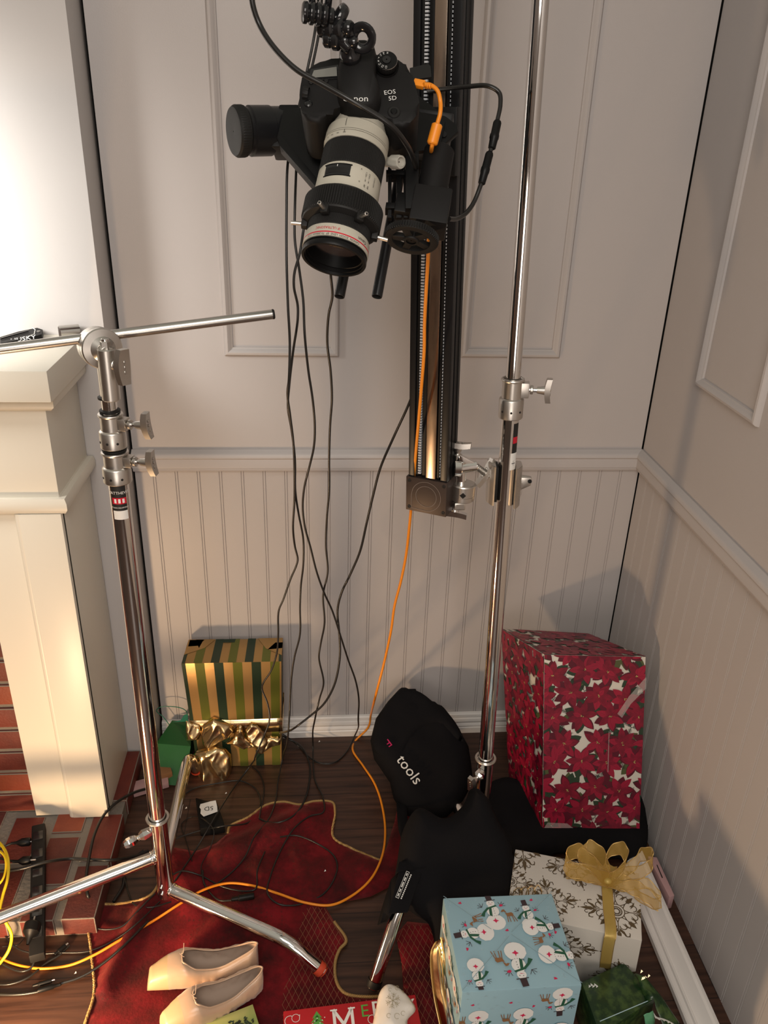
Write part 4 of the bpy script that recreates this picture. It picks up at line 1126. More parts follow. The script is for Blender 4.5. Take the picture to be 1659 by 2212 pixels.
# ---- snowman gift
zt = .25
c_ = [PZ(957, 1940, zt), PZ(1192, 1930, zt), PZ(1257, 2128, zt), PZ(998, 2144, zt)]
TLs, TRs, BRs, BLs = c_
t, c = gift('wrapped_gift', 'gift box in light blue snowman paper standing in front of the ivory gift', [V((p.x, p.y, .012)) for p in (BLs, BRs, TRs, TLs)]+[BLs, BRs, TRs, TLs], 'snow_blue')
mb = MB(); mb.hexa(c, 'snow_blue', .0025)
mb.build('wrapped_box', t)
def blob(cx, cy, rx, ry, n=16, wob=0): return [(cx+rx*math.cos(2*pi*k/n)*(1+wob*math.sin(3*k)), cy+ry*math.sin(2*pi*k/n)) for k in range(n)]
def snowman(mb, fc, cx, cy, ang, s, lay, flip=1, deer=True):
    def P(pts, m, l): decal(mb, fc, xf(pts, cx, cy, ang, s, flip), m, lay+l, .00004)
    P(blob(0, -.55, .62, .56, 20, .03), 'snow_white', 0); P(blob(.02, .28, .40, .42, 18), 'snow_white', 1); P(blob(.0, .85, .27, .25, 16), 'snow_white', 2)
    P([(-.34, 1.03), (.36, 1.07), (.36, 1.12), (-.34, 1.08)], 'hat_dark', 3); P([(-.20, 1.08), (.18, 1.10), (.12, 1.56), (-.24, 1.52)], 'hat_dark', 4)
    P([(-.34, .55), (.30, .70), (.36, .60), (-.28, .44)], 'scarf_green', 5); P([(-.30, .56), (-.62, .28), (-.86, .0), (-.62, -.10), (-.50, .20), (-.20, .46)], 'scarf_green', 6); P([(-.20, .50), (-.02, .50), (-.10, -.12), (-.26, -.02)], 'scarf_green', 7)
    P([(-.18, .80), (.06, .76), (.06, .80)], 'bird_red', 8)
    for x, y in ((-.08, .92), (.12, .90), (.08, .42), (.10, .26), (.10, .10)): P(blob(x, y, .028, .028, 6), 'hat_dark', 9)
    P([(-.18, -.42), (-.02, -.36), (.02, -.22), (.06, -.38), (.22, -.46), (.06, -.52), (.00, -.62), (-.06, -.50)], 'bird_red', 10)
    for k in range(9): a = pi+pi*k/8; P(blob(.36*math.cos(a), .02+.12*math.sin(a), .022, .022, 6), 'hat_dark', 9)
    for sx in (-1, 1):      # twig hands and a bird
        bx, by = sx*.62, .62
        for dx, dy in ((.26, .16), (.30, -.04), (.12, .28), (-.12, .26)):
            for q in stroke([(bx, by), (bx+sx*dx, by+dy)], .028): P(q, 'hat_dark', 11)
    P([(.50, .62), (.62, .72), (.78, .66), (.70, .56), (.56, .54)], 'bird_red', 12)
    if deer:
        D = [(.50, .16), (.62, .26), (.72, .28), (.80, .16), (.92, .00), (1.12, .06), (1.18, .12), (1.22, .02), (1.34, -.30), (1.44, -.52), (1.40, -.52), (1.26, -.24), (1.24, -.56), (1.20, -.56), (1.18, -.22), (1.00, -.24), (.98, -.62), (.93, -.62), (.92, -.24), (.82, -.62), (.78, -.60), (.82, -.14), (.72, .04), (.56, .08)]
        # concave: draw as body, neck, legs
        P([(.74, .05), (.92, .02), (1.16, .06), (1.26, -.06), (1.22, -.22), (.84, -.22)], 'deer_brown', 13); P([(.74, .10), (.62, .28), (.74, .32), (.86, .05)], 'deer_brown', 14); P([(.48, .14), (.62, .30), (.74, .28), (.66, .14)], 'deer_brown', 15)
        for x0, x1 in ((.84, .80), (.94, .96), (1.14, 1.20), (1.22, 1.38)):
            for q in stroke([(x0, -.16), (x1, -.62)], .05): P(q, 'deer_brown', 16)
def flakes(mb, fc, n, sd):
    r = random.Random(sd)
    for _ in range(n):
        x, y, s = r.uniform(0, fc.w), r.uniform(0, fc.h), r.uniform(.0025, .0055)
        for k in range(3):
            a = k*pi/3+.2
            for q in stroke([(x-s*math.cos(a), y-s*math.sin(a)), (x+s*math.cos(a), y+s*math.sin(a))], .0005): decal(mb, fc, q, 'snow_pale', 1, .00004)
def small_birds(mb, fc, lst):
    for fx, fy, a in lst: decal(mb, fc, xf([(-.004, 0), (-.001, .0018), (.003, .0035), (.0025, .001), (.0042, -.001), (0, -.0022)], fx*fc.w, fy*fc.h, a), 'bird_red', 3, .00004)
mb = MB()
ft = quad_face(BLs, BRs, TLs, TRs); flakes(mb, ft, 70, 4)
for k, (fx, fy, a, s) in enumerate(((.42, .78, .05, .031), (.235, .585, pi/2+.05, .030), (.72, .72, 0, .027), (.78, .61, -pi/2, .028), (.52, .27, pi+.02, .034), (.155, .17, pi, .026), (.86, .30, -pi/2-.1, .031))):
    snowman(mb, ft, fx*ft.w, fy*ft.h, a, s, 3+k*18, deer=(k in (0, 4, 1, 3)), flip=(1 if k != 4 else 1))
small_birds(mb, ft, [(.14, .93, 0), (.79, .93, .2), (.50, .60, .1), (.50, .45, .5), (.12, .42, 1.2), (.92, .55, 1), (.80, .08, 2.8)])
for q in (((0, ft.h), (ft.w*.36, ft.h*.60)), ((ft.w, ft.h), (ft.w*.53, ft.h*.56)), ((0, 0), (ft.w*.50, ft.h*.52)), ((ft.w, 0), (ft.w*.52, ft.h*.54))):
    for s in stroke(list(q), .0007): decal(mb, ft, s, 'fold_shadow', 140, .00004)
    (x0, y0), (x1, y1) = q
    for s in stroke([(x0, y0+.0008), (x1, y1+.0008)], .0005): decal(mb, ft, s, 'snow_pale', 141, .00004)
ff = quad_face(c[0], c[1], c[4], c[5]); flakes(mb, ff, 50, 5)
for k, (fx, fy, s) in enumerate(((.85, .84, .031), (.16, .63, .031), (.54, .63, .031), (.88, .42, .031), (.3, .3, .031))): snowman(mb, ff, fx*ff.w, fy*ff.h, pi, s, 3+k*18)
small_birds(mb, ff, [(.1, .84, 0), (.42, .84, 0), (.62, .78, 1)])
fl = quad_face(c[3], c[0], c[7], c[4]); flakes(mb, fl, 40, 6)
for k, (fx, fy, a) in enumerate(((.2, .80, -pi/2), (.55, .80, -pi/2), (.85, .78, -pi/2), (.3, .45, -pi/2), (.7, .45, -pi/2), (.9, .2, -pi/2))): snowman(mb, fl, fx*fl.w, fy*fl.h, a, .030, 3+k*18)
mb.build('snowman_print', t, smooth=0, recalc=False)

# ---- ivory gift with damask medallions and an organza bow
zi = .20
A_, B_2, D_ = PZ(1113, 1834, zi), PZ(1387, 2032, zi), PZ(1384, 1893, zi)
TRi = PZ(1381, 1886, zi); TLi = A_
u = (TRi-TLi); front = V((-.052, -.175, 0))
BRi = B_2; BLi = BRi-u
t, c = gift('wrapped_gift', 'ivory gift box with brown damask print and a sheer gold bow', [V((p.x+dx, p.y+.02, .002)) for p, dx in ((BLi, .02), (BRi, .018), (TRi, .01), (TLi, .02))]+[BLi, BRi, TRi, TLi], 'ivory_paper')
mb = MB(); mb.hexa(c, 'ivory_paper', .0025); mb.build('wrapped_box', t)
def medallion(mb, fc, cx, cy, s, arms=4, rot=0, core=True):
    I = 'damask_ink'
    def P(pts, a=0, l=1): decal(mb, fc, xf(pts, cx, cy, rot+a, s), I, l, .00004)
    def S(pts, w, a=0, l=2):
        for q in stroke(pts, w): P(q, a, l)
    if core:
        for r in (.075, .14, .21): S(arc(0, 0, r, 0, 360, 20), .022)
        for k in range(16): a = 2*pi*k/16; S([(.08*math.cos(a), .08*math.sin(a)), (.13*math.cos(a), .13*math.sin(a))], .018)
        for k in range(8):
            a = 2*pi*k/8; S([(.22*math.cos(a-.2), .22*math.sin(a-.2)), (.33*math.cos(a), .33*math.sin(a)), (.22*math.cos(a+.2), .22*math.sin(a+.2))], .022)
    for k in range(arms):
        a = 2*pi*k/arms
        S([(.34, 0), (.56, 0)], .022, a); P([(.56, 0), (.66, .055), (.80, .04), (.95, 0), (.80, -.04), (.66, -.055)], a); P(blob(.98, 0, .022, .022, 6), a)
        for sg in (1, -1):
            S([(x, sg*y) for x, y in arc(.44, .13, .09, -90, 150, 9)], .022, a); P([(.50, sg*.03), (.60, sg*.14), (.72, sg*.19), (.66, sg*.10), (.58, sg*.02)], a, 3)
            S([(.58, sg*.02)]+[(x, sg*y) for x, y in arc(.66, .20, .07, -100, 120, 8)], .022, a); P([(.36, sg*.10), (.42, sg*.24), (.50, sg*.34), (.46, sg*.20)], a, 3)
            S([(x, sg*y) for x, y in arc(.78, .10, .045, -120, 140, 7)], .018, a); P(blob(.72, sg*.25, .022, .022, 6), a, 3)
    if arms == 4:
        for k in range(4):
            a = pi/4+pi*k/2; S([(.30, 0), (.48, 0)], .02, a); P([(.40, .0), (.50, .07), (.66, 0), (.50, -.07)], a, 4)
            for sg in (1, -1): S([(.40, 0)]+[(x, sg*y) for x, y in arc(.47, .10, .06, -120, 100, 7)], .018, a)
mb = MB(); ft = quad_face(c[4], c[5], c[7], c[6])
for cx, cy, s, rot in ((.222, .058, .080, .10), (.012, .192, .085, .2), (.128, .158, .070, .4), (.085, .048, .066, .3), (.0, .08, .06, 0), (.235, .19, .06, 0)): medallion(mb, ft, cx, cy, s, 4, rot, core=True)
ff = quad_face(c[0], c[1], c[4], c[5])
for cx, cy, s, rot in ((.118, .125, .078, .1), (.245, .05, .07, .2), (.02, .06, .06, 0)): medallion(mb, ff, cx, cy, s, 4, rot)
fl = quad_face(c[3], c[0], c[7], c[4])
for cx, cy in ((.03, .16), (.12, .08), (.19, .17)): medallion(mb, fl, cx, cy, .05)
mb.build('damask_print', t, smooth=0, recalc=False)
def ribbon(mb, path, width, wdir, mt, edge=None, n=6, er=.0009, m=3):
    P = catmull(path, n); rows = []
    for i, p in enumerate(P):
        w = (wdir(i/(len(P)-1)) if callable(wdir) else V(wdir)); w = w.normalized()
        rows.append([p+w*width*(k/m-.5)+V((0, 0, .0018))*math.sin(k*2.2+i*.9) for k in range(m+1)])
    mb.grid(rows, mt)
    if edge:
        mb.tube([r[0] for r in rows], er, edge, 6); mb.tube([r[-1] for r in rows], er, edge, 6)
K = PZ(1313, 1902, zi+.012)
e0 = PZ(1318, 2018, zi+.0025); e1 = PZ(1303, 2105, .03); bk_ = PZ(1322, 1870, zi+.003)
mb = MB(); u_ = u.normalized()
ribbon(mb, [bk_, K-V((0, 0, .009)), K.lerp(e0, .5)-V((0, 0, .004)), e0+V((0, -.003, .001)), e0+V((-.002, -.006, -.012)), e1+V((-.002, -.008, .0))], .022, u_, 'organza_band', 'gold_cord', er=.0007)
mb.build('ribbon_band', t, smooth=60)
def loop(pts, w, wd, name='bow_loop'):
    mb = MB(); P = [K]+[PZ(a, b, z) for a, b, z in pts]; ribbon(mb, P, w, wd, 'organza', 'gold_cord', n=7); return mb.build(name, t, smooth=60)
loop([(1275, 1888, .235), (1225, 1872, .245), (1222, 1852, .262), (1246, 1838, .275), (1275, 1862, .26), (1308, 1895, .22)], .034, (.15, .35, .9))
loop([(1285, 1872, .24), (1258, 1846, .27), (1262, 1824, .285), (1290, 1838, .28), (1306, 1875, .24), (1313, 1898, .215)], .026, (.7, .3, .5))
loop([(1305, 1870, .245), (1316, 1842, .27), (1340, 1832, .285), (1354, 1850, .275), (1345, 1875, .25), (1320, 1898, .22)], .030, (.2, .3, .9))
loop([(1345, 1890, .235), (1392, 1880, .25), (1410, 1862, .265), (1408, 1848, .27), (1385, 1846, .275), (1372, 1866, .262), (1330, 1893, .225)], .028, (.1, .5, .8))
loop([(1340, 1905, .225), (1375, 1920, .222), (1400, 1935, .215), (1424, 1952, .205)], .030, (.3, .7, .5), 'bow_tail')
loop([(1350, 1915, .222), (1395, 1908, .23), (1424, 1935, .225), (1428, 1950, .215), (1405, 1950, .205), (1370, 1928, .215)], .020, (.1, .6, .6))
loop([(1290, 1893, .225), (1262, 1888, .23), (1240, 1884, .225), (1222, 1880, .215)], .030, (.1, .7, .5), 'bow_tail')
mb = MB(); mb.sphere(K, .010, 'organza_band', sx=1, sy=.9, sz=.7, seg=14); mb.build('knot', t)

# ---- dark green foliage gift with a torn corner
zg = .105
g = [PZ(1348, 2079, zg), PZ(1256, 2121, zg), PZ(1296, 2236, zg), PZ(1416, 2156, zg)]
ctr = sum(g, V())/4
t, c = gift('wrapped_gift', 'low gift in dark green foliage paper with a torn corner', [V((p.x, p.y, .003)) for p in (g[2], g[3], g[0], g[1])]+[g[2], g[3], g[0], g[1]], 'green_foliage')
mb = MB(); mb.hexa(c, 'green_foliage', .002)
mb.build('wrapped_box', t)
mb = MB()      # loose paper flap opening on the right, with its white torn edge
p = [PZ(1370, 2102, .112), PZ(1392, 2112, .116), PZ(1430, 2150, .105), PZ(1468, 2208, .07), PZ(1500, 2262, .05)]
q = [PZ(1400, 2165, .110), PZ(1412, 2160, .112), PZ(1418, 2175, .10), PZ(1440, 2235, .06), PZ(1446, 2290, .04)]
mb.grid([[a.lerp(b, k/4)+V((0, 0, .006*math.sin(k*1.7+i*2))) for k in range(5)] for i, (a, b) in enumerate(zip(p, q))], 'green_foliage'); mb.build('torn_flap', t, solid=.0006, smooth=50)
mb = MB(); e_ = catmull([PZ(1411, 2186, .09), PZ(1418, 2196, .088), PZ(1432, 2200, .084), PZ(1446, 2206, .08), PZ(1458, 2214, .07), PZ(1470, 2230, .06)], 5)
mb.grid([[a, a+V((-.002-.0015*math.sin(i*2.3), -.004-.002*math.sin(i*1.9), .001))] for i, a in enumerate(e_)], 'torn_white'); mb.build('torn_edge', t, smooth=0, solid=.0004)
mb = MB(); ribbon(mb, [PZ(1400, 2188, .104), PZ(1404, 2205, .09), PZ(1402, 2225, .06), PZ(1398, 2250, .03)], .022, (1, .3, .1), 'green_ribbon'); mb.build('ribbon', t, solid=.0006)
mb = MB()      # folded over flap line across the top
ft = quad_face(c[4], c[5], c[7], c[6])
a, b = PZ(1296, 2206, zg+.001), PZ(1414, 2156, zg+.001); mb.tube([a, b], .0008, 'snow_pale', 6); mb.build('paper_crease', t)
mb = MB(); 
for k in range(5):
    p0 = PZ(1392, 2116, zg+.01)+V((random.uniform(-.01, .01), random.uniform(-.01, .01), random.uniform(0, .01))); mb.poly([p0, p0+V((.006, .002, .003)), p0+V((.003, .005, .004))], 'glitter')
mb.build('tape_scraps', t, smooth=0); mb = MB()
for k in range(5):
    p0 = PZ(1272+k*4, 2134-k%2*3, zg+.004); mb.poly([p0, p0+V((.004, .001, .003)), p0+V((.001, .005, .003))], 'torn_white')
mb.build('tape_scraps', t, smooth=0)

# ---- red lettered gift at the bottom edge
zr = .06
TLr, TRr = PZ(612, 2184, zr), PZ(897, 2148, zr); ur = (TRr-TLr).normalized(); fr = V((ur.y, -ur.x, 0))
dn = fr*.12
t, c = gift('wrapped_gift', 'flat red gift with a green tree and white and green lettering at the bottom edge', [V((p.x, p.y, .012)) for p in (TLr+dn, TRr+dn, TRr, TLr)]+[TLr+dn, TRr+dn, TRr, TLr], 'gift_red')
mb = MB(); mb.hexa(c, 'gift_red', .002); mb.build('wrapped_box', t)
mb = MB(); ft = quad_face(c[4], c[5], c[7], c[6])
def ftext(txt, x, y, size, mt, rot=0, lay=2):
    for f in text_polys(txt, size): decal(mb, ft, xf(f, x, y, rot), mt, lay)
H_ = ft.h
def serifM(x, y, s):
    for pts in ([(-.5, -.5), (-.5, .5)], [(-.5, .5), (0, -.35), (.5, .5)], [(.5, .5), (.5, -.5)]):
        for q in stroke([(x+a*s, y+b*s) for a, b in pts], s*.17): decal(mb, ft, q, 'print_white', 2)
    for a, b in ((-.5, -.5), (.5, -.5), (-.5, .5), (.5, .5)):
        for q in stroke([(x+(a-.17)*s, y+b*s), (x+(a+.17)*s, y+b*s)], s*.09): decal(mb, ft, q, 'print_white', 3)
serifM(.118, H_-.030, .036); ftext('E', .162, H_-.022, .036, 'print_green'); ftext('R', .190, H_-.024, .052, 'print_white'); ftext('R', .222, H_-.030, .04, 'print_green'); ftext('Y', .252, H_-.026, .045, 'print_white')
for k in range(3):
    s = .016-.003*k; y = H_-.033+k*.008; decal(mb, ft, [(.066-s, y-.007), (.066-s*.5, y-.005), (.066+s*.5, y-.005), (.066+s, y-.007), (.066, y+.008)], 'print_green', 2)
decal(mb, ft, [(.058, H_-.056), (.074, H_-.056), (.072, H_-.045), (.060, H_-.045)], 'print_green', 2)
for k in range(6): decal(mb, ft, blob(.056+.005*k, H_-.034+.005*(k % 3), .0012, .0012, 6), 'print_white', 4)
for q in stroke(arc(.024, H_-.018, .008, 30, 330, 10)+[(.032, H_-.012)], .0012): decal(mb, ft, q, 'print_white', 2)
for q in stroke(arc(.012, H_-.022, .010, 60, 220, 8), .0014): decal(mb, ft, q, 'print_white', 2)
decal(mb, ft, [(.022, H_-.036), (.044, H_-.040), (.046, H_-.034), (.024, H_-.030)], 'print_white', 2)
for q in stroke(arc(.175, H_-.040, .009, 0, 300, 10), .0012): decal(mb, ft, q, 'print_white', 2)
mb.build('printed_lettering', t, smooth=0)
FR_ = frame_mat(PZ(856, 2190, zr+.035), -ray(856, 2190)+V((0, .3, .4)), (1, 0, 0)); FRi = FR_.inverted()
nn = FR_.to_3x3() @ V((0, 0, 1))
def rp(u, v):
    q = FRi @ PP(u, v, FR_.translation, nn); return (q.x, q.y)
mb = MB(); pillow(mb, [rp(*p) for p in ((812, 2180), (822, 2140), (838, 2126), (862, 2134), (898, 2180), (880, 2205), (884, 2235), (850, 2250), (806, 2238))], FR_, .020, .016, 'white_satin', .005, wob=.006, wsc=28)
wb = mb.build('white_bow', t, smooth=60); wb['label'] = 'white satin bow loop with a gold glitter snowflake'
mb = MB(); fcs = Face(FR_ @ V((-.045, -.06, .0245)), FR_.to_3x3() @ V((1, 0, 0)), FR_.to_3x3() @ V((0, 1, 0)), .10, .11)
cx, cy = rp(849, 2172); cx += .045; cy += .06
for k in range(6):
    a = k*pi/3+.3
    for q in stroke([(cx, cy), (cx+.014*math.cos(a), cy+.014*math.sin(a))], .0008)+[q for d in (.006, .010) for sg in (1, -1) for q in stroke([(cx+d*math.cos(a), cy+d*math.sin(a)), (cx+(d+.004)*math.cos(a+sg*.35), cy+(d+.004)*math.sin(a+sg*.35))], .0007)]: decal(mb, fcs, q, 'glitter', 1)
for (x, y, r) in ((.018, -.024, .004), (.006, -.028, .005), (.010, .022, .004), (-.004, .020, .003), (-.01, -.026, .004)):
    for q in stroke(arc(cx+x, cy+y, r, 20, 300, 8), .0006): decal(mb, fcs, q, 'glitter', 1)
mb.build('glitter_print', wb, smooth=0)

# ---- small pale green box under the shoe
zp = .035
p1, p2 = PZ(452, 2206, zp), PZ(546, 2169, zp); u2 = (p2-p1).normalized(); f2 = V((u2.y, -u2.x, 0))*.075; p1 = p2-u2*.105
t, c = gift('gift_box', 'small pale green box with a dark leafy print beside the front ballet shoe', [V((p.x, p.y, .012)) for p in (p1+f2, p2+f2, p2, p1)]+[p1+f2, p2+f2, p2, p1], 'pale_green_paper', cat='box')
mb = MB(); mb.hexa(c, 'pale_green_paper', .001); mb.build('box_body', t)
mb = MB(); ft = quad_face(c[4], c[5], c[7], c[6]); rr_ = random.Random(5)
for k in range(90):
    a = rr_.uniform(0, 2*pi); d = rr_.uniform(0, 1)**.7*.020; x, y = .068+d*1.3*math.cos(a), ft.h-.038+d*math.sin(a); decal(mb, ft, xf(petal(.007, .0035), x, y, rr_.uniform(0, 6)), rr_.choice(('sprig', 'leaf_green', 'leaf_green')), 1+k*.3)
mb.build('leafy_print', t, smooth=0, recalc=False)
# ================================================================ ballet shoes
mat('peach_satin', (0.54, 0.36, 0.24), 0.27, sheen=0.3, bump=(18, .35, .004), spec=0.6)
mat('toe_canvas', (0.52, 0.37, 0.21), 0.42, bump=(30, .1, .002))
mat('shoe_lining', (0.50, 0.38, 0.30), 0.75)
mat('shoe_sole', (0.36, 0.24, 0.15), 0.6)
def shoe(toe, heel, zbase, label, roll=0.0, W=.036):
    toe, heel = V(toe), V(heel); toe.z = heel.z = zbase; ax = heel-toe; L = ax.length
    t = thing('ballet_shoe', label, 'ballet shoe', (toe+heel)/2, None)
    mx = frame_mat(toe, (0, 0, 1), ax) @ Matrix.Rotation(roll, 4, 'X')
    def wd(s): # half width
        return W*(.56+.50*math.sin(min(1, s/.42)*pi/2)) if s < .42 else W*(1.06-.44*((s-.42)/.58)**1.25)*(1 if s < .9 else math.sqrt(max(0, 1-((s-.9)/.10)**2))*.85+.15)
    def ht(s): return .034+.030*math.sin(min(1, s/.34)*pi/2) if s < .34 else (.064-.020*math.sin(min(1, (s-.34)/.30)*pi/2) if s < .64 else .044+.022*((s-.64)/.36)**1.3)
    s0 = .30; N = 44; K = 26; outer = []; rim = [[], []]
    for i in range(N+1):
        s = i/N; w, h = wd(s), ht(s); g = 0 if s < s0 else min(.62, .62*math.sqrt((s-s0)/.13)) if s < s0+.13 else .62
        if s > .70: g = .62-.34*(s-.70)/.30
        row = []
        for k in range(K+1):
            a = (pi/2+g)+(2*pi-2*g)*k/K        # from the left rim round underneath to the right rim
            ca, sa = math.cos(a), math.sin(a)
            p = .72
            y = w*math.copysign(abs(ca)**p, ca); z = h*.5*math.copysign(abs(sa)**.8, sa)+h*.5
            cr_ = .0016*noise.noise(V((s*20, k*.5, L*10)))*(1 if s > .45 else .25)*min(1, k/5, (K-k)/5)
            row.append(mx @ V((s*L+(.004*math.sin(a) if i == 0 else 0), y+cr_*3 if z > .01 else y, max(0, z)+cr_*2*(z > .015))))
        outer.append(row)
        if s >= s0: rim[0].append(row[0]); rim[1].append(row[-1])
    mb = MB()
    vs = [[mb.bm.verts.new(p) for p in r] for r in outer]
    for i in range(N):
        for k in range(K):
            m = 'toe_canvas' if i/N < .17 else 'peach_satin'
            mb.face([vs[i][k], vs[i][k+1], vs[i+1][k+1], vs[i+1][k]], m)
        if i/N < s0-.001: mb.face([vs[i][K], vs[i][0], vs[i+1][0], vs[i+1][K]], 'toe_canvas' if i/N < .17 else 'peach_satin')
    mb.face([v for v in vs[0]], 'toe_canvas')
    bmesh.ops.remove_doubles(mb.bm, verts=mb.bm.verts[:], dist=.0004)
    o = mb.build('upper', t, smooth=50, solid=.0016)
    # lining just inside the opening
    mb = MB(); ctr = [sum(r, V())/len(r) for r in outer]
    i0 = int(N*s0)-7
    mb.grid([[p.lerp(ctr[i]+V((0, 0, .004)), .09) for p in outer[i]] for i in range(i0, N)], 'shoe_lining'); mb.build('lining', t, smooth=50)
    mb = MB(); path = rim[0]+rim[1][::-1]; mb.tube(catmull(path, 2, True), .0017, 'peach_satin', 8, closed=True); mb.build('bound_edge', t, smooth=60)
    mb = MB(); mb.poly([mx @ V((.06*L+.80*L*(1-math.cos(2*pi*k/24))/2+.02*L, W*.55*math.sin(2*pi*k/24), -.0008)) for k in range(24)], 'shoe_sole'); mb.build('sole', t, smooth=0, solid=.0015)
    mb = MB(); b = rim[0][0].lerp(rim[1][0], .5)+V((0, 0, .002))
    mb.tube(catmull([b+V((.004, -.002, .0)), b, b+V((-.006, .004, .004)), b+V((-.004, .006, .0)), b+V((.001, .003, .006)), b+V((.004, .008, .030))], 5), .0006, 'shoe_lining', 6); mb.build('drawstring', t)
    return t
SZ = .016
shoe(PZ(322, 2120, .028), PZ(558, 2078, .03), SZ, 'peach satin ballet shoe lying at the back of the pair on the red skirt', roll=-.1)
shoe(PZ(352, 2218, .028), PZ(566, 2120, .03), SZ+.002, 'peach satin ballet shoe at the front of the pair beside the pale green box', roll=.10, W=.034)

# ================================================================ tree skirt
def skirt_material():
    m = bpy.data.materials.new('red_velvet'); m.use_nodes = True; N = m.node_tree.nodes; L = m.node_tree.links; b = N['Principled BSDF']
    t = N.new('ShaderNodeTexCoord')
    n1 = N.new('ShaderNodeTexNoise'); n1.inputs['Scale'].default_value = 9; n1.inputs['Detail'].default_value = 6; n1.inputs['Roughness'].default_value = .7
    r1 = N.new('ShaderNodeValToRGB'); e = r1.color_ramp.elements; e[0].position = .36; e[0].color = (.030, .002, .003, 1); e[1].position = .66; e[1].color = (.19, .004, .010, 1)
    e3 = e.new(.5); e3.color = (.088, .002, .005, 1)
    L.new(t.outputs['Object'], n1.inputs[0]); L.new(n1.outputs[0], r1.inputs[0])
    vo = N.new('ShaderNodeTexVoronoi'); vo.inputs['Scale'].default_value = 85; vo.inputs['Randomness'].default_value = .15
    mr_ = N.new('ShaderNodeMapRange'); mr_.inputs[1].default_value = .16; mr_.inputs[2].default_value = .24; mr_.inputs[3].default_value = .45; mr_.inputs[4].default_value = 0
    L.new(t.outputs['Object'], vo.inputs[0]); L.new(vo.outputs['Distance'], mr_.inputs[0])
    mx = N.new('ShaderNodeMix'); mx.data_type = 'RGBA'; mx.inputs[7].default_value = (.02, .012, .008, 1)
    L.new(mr_.outputs[0], mx.inputs[0]); L.new(r1.outputs[0], mx.inputs[6]); L.new(mx.outputs[2], b.inputs['Base Color'])
    b.inputs['Roughness'].default_value = .75; b.inputs['Sheen Weight'].default_value = .35; b.inputs['Sheen Tint'].default_value = (1, .25, .2, 1); b.inputs['Specular IOR Level'].default_value = .2
    n2 = N.new('ShaderNodeTexNoise'); n2.inputs['Scale'].default_value = 160; bp = N.new('ShaderNodeBump'); bp.inputs['Strength'].default_value = .4; bp.inputs['Distance'].default_value = .002
    L.new(t.outputs['Object'], n2.inputs[0]); L.new(n2.outputs[0], bp.inputs['Height']); L.new(bp.outputs[0], b.inputs['Normal'])
    MATS['red_velvet'] = m
skirt_material()
mat('net_thread', (0.30, 0.13, 0.07), 0.5, metal=0.3)
mat('cord_gold', (0.36, 0.22, 0.08), 0.5, metal=0.25)
SK = [(195, 1955), (250, 1952), (318, 1946), (338, 1925), (348, 1880), (362, 1828), (420, 1838), (466, 1822), (492, 1800), (497, 1784), (535, 1765), (575, 1738), (612, 1731), (648, 1738), (680, 1730), (718, 1733), (724, 1755), (720, 1808), (760, 1832), (822, 1858),
      (835, 1830), (852, 1775), (862, 1730), (890, 1720), (935, 1790), (925, 1860), (868, 1900), (800, 1935), (700, 1952), (722, 1990), (748, 2032), (734, 2050), (724, 2080), (727, 2120), (745, 2145), (800, 2152), (872, 2142),
      (868, 2080), (855, 2020), (880, 1990), (985, 2000), (1010, 2240), (900, 2300), (600, 2330), (350, 2330), (160, 2290), (185, 2205), (203, 2150), (197, 2060), (190, 1990)]
SKw = [(PZ(u, v, .008).x, PZ(u, v, .008).y) for u, v in SK]
def skz(x, y):
    def ridge(u0, v0, u1, v1, w, h):
        a, b = PZ(u0, v0, .01), PZ(u1, v1, .01); d = V((b.x-a.x, b.y-a.y)); L = d.length_squared; t = max(0, min(1, ((x-a.x)*d.x+(y-a.y)*d.y)/L))
        q = math.hypot(x-a.x-d.x*t, y-a.y-d.y*t); return h*math.exp(-(q/w)**2)
    z = .007+.004*noise.noise(V((x*7, y*7, 2)))+.003*noise.noise(V((x*18, y*18, 5)))
    z += ridge(345, 1890, 225, 2140, .018, .022)+ridge(372, 1860, 420, 1960, .03, .016)+ridge(480, 1850, 640, 1770, .035, .020)+ridge(560, 1880, 600, 2000, .03, .010)+ridge(640, 1850, 690, 2000, .02, .008)+ridge(520, 1960, 430, 2040, .03, .010)
    return max(.003, z)
mb = MB(); vs, fs, ol = cdt(SKw, .013)
bv = [mb.bm.verts.new((x, y, skz(x, y) if edge_dist(ol, x, y) > .012 else skz(x, y)*.6+.001)) for x, y in vs]
for f in fs: mb.face([bv[i] for i in f], 'red_velvet')
sk = mb.build('tree_skirt', smooth=60, solid=.0022)
tag(sk, 'dark red velvet tree skirt with gold cord edging crumpled on the wooden floor', 'tree skirt')
def skirt_path(px, lift=.003): return [V((p.x, p.y, skz(p.x, p.y)*.6+lift)) for p in (PZ(u, v, .008) for u, v in px)]
mb = MB()
for seg_ in (SK[-5:]+SK[:5], SK[8:20]):
    P = catmull(skirt_path(seg_), 26); T = []
    P = [p for i, p in enumerate(P)]
    for ph in (0, 2*pi/3, 4*pi/3):
        q = []; d = 0
        for i, p in enumerate(P):
            if i: d += (P[i]-P[i-1]).length
            t = (P[min(i+1, len(P)-1)]-P[max(i-1, 0)]).normalized(); s = V((-t.y, t.x, 0)); a = ph+d*2*pi/.0085
            q.append(p+s*.0019*math.cos(a)+V((0, 0, 1))*.0019*math.sin(a))
        mb.tube(q, .0018, 'cord_gold', 6)
c_ = mb.build('cord_edging', sk, smooth=60); c_['label'] = 'twisted gold cord edging'
mb = MB()
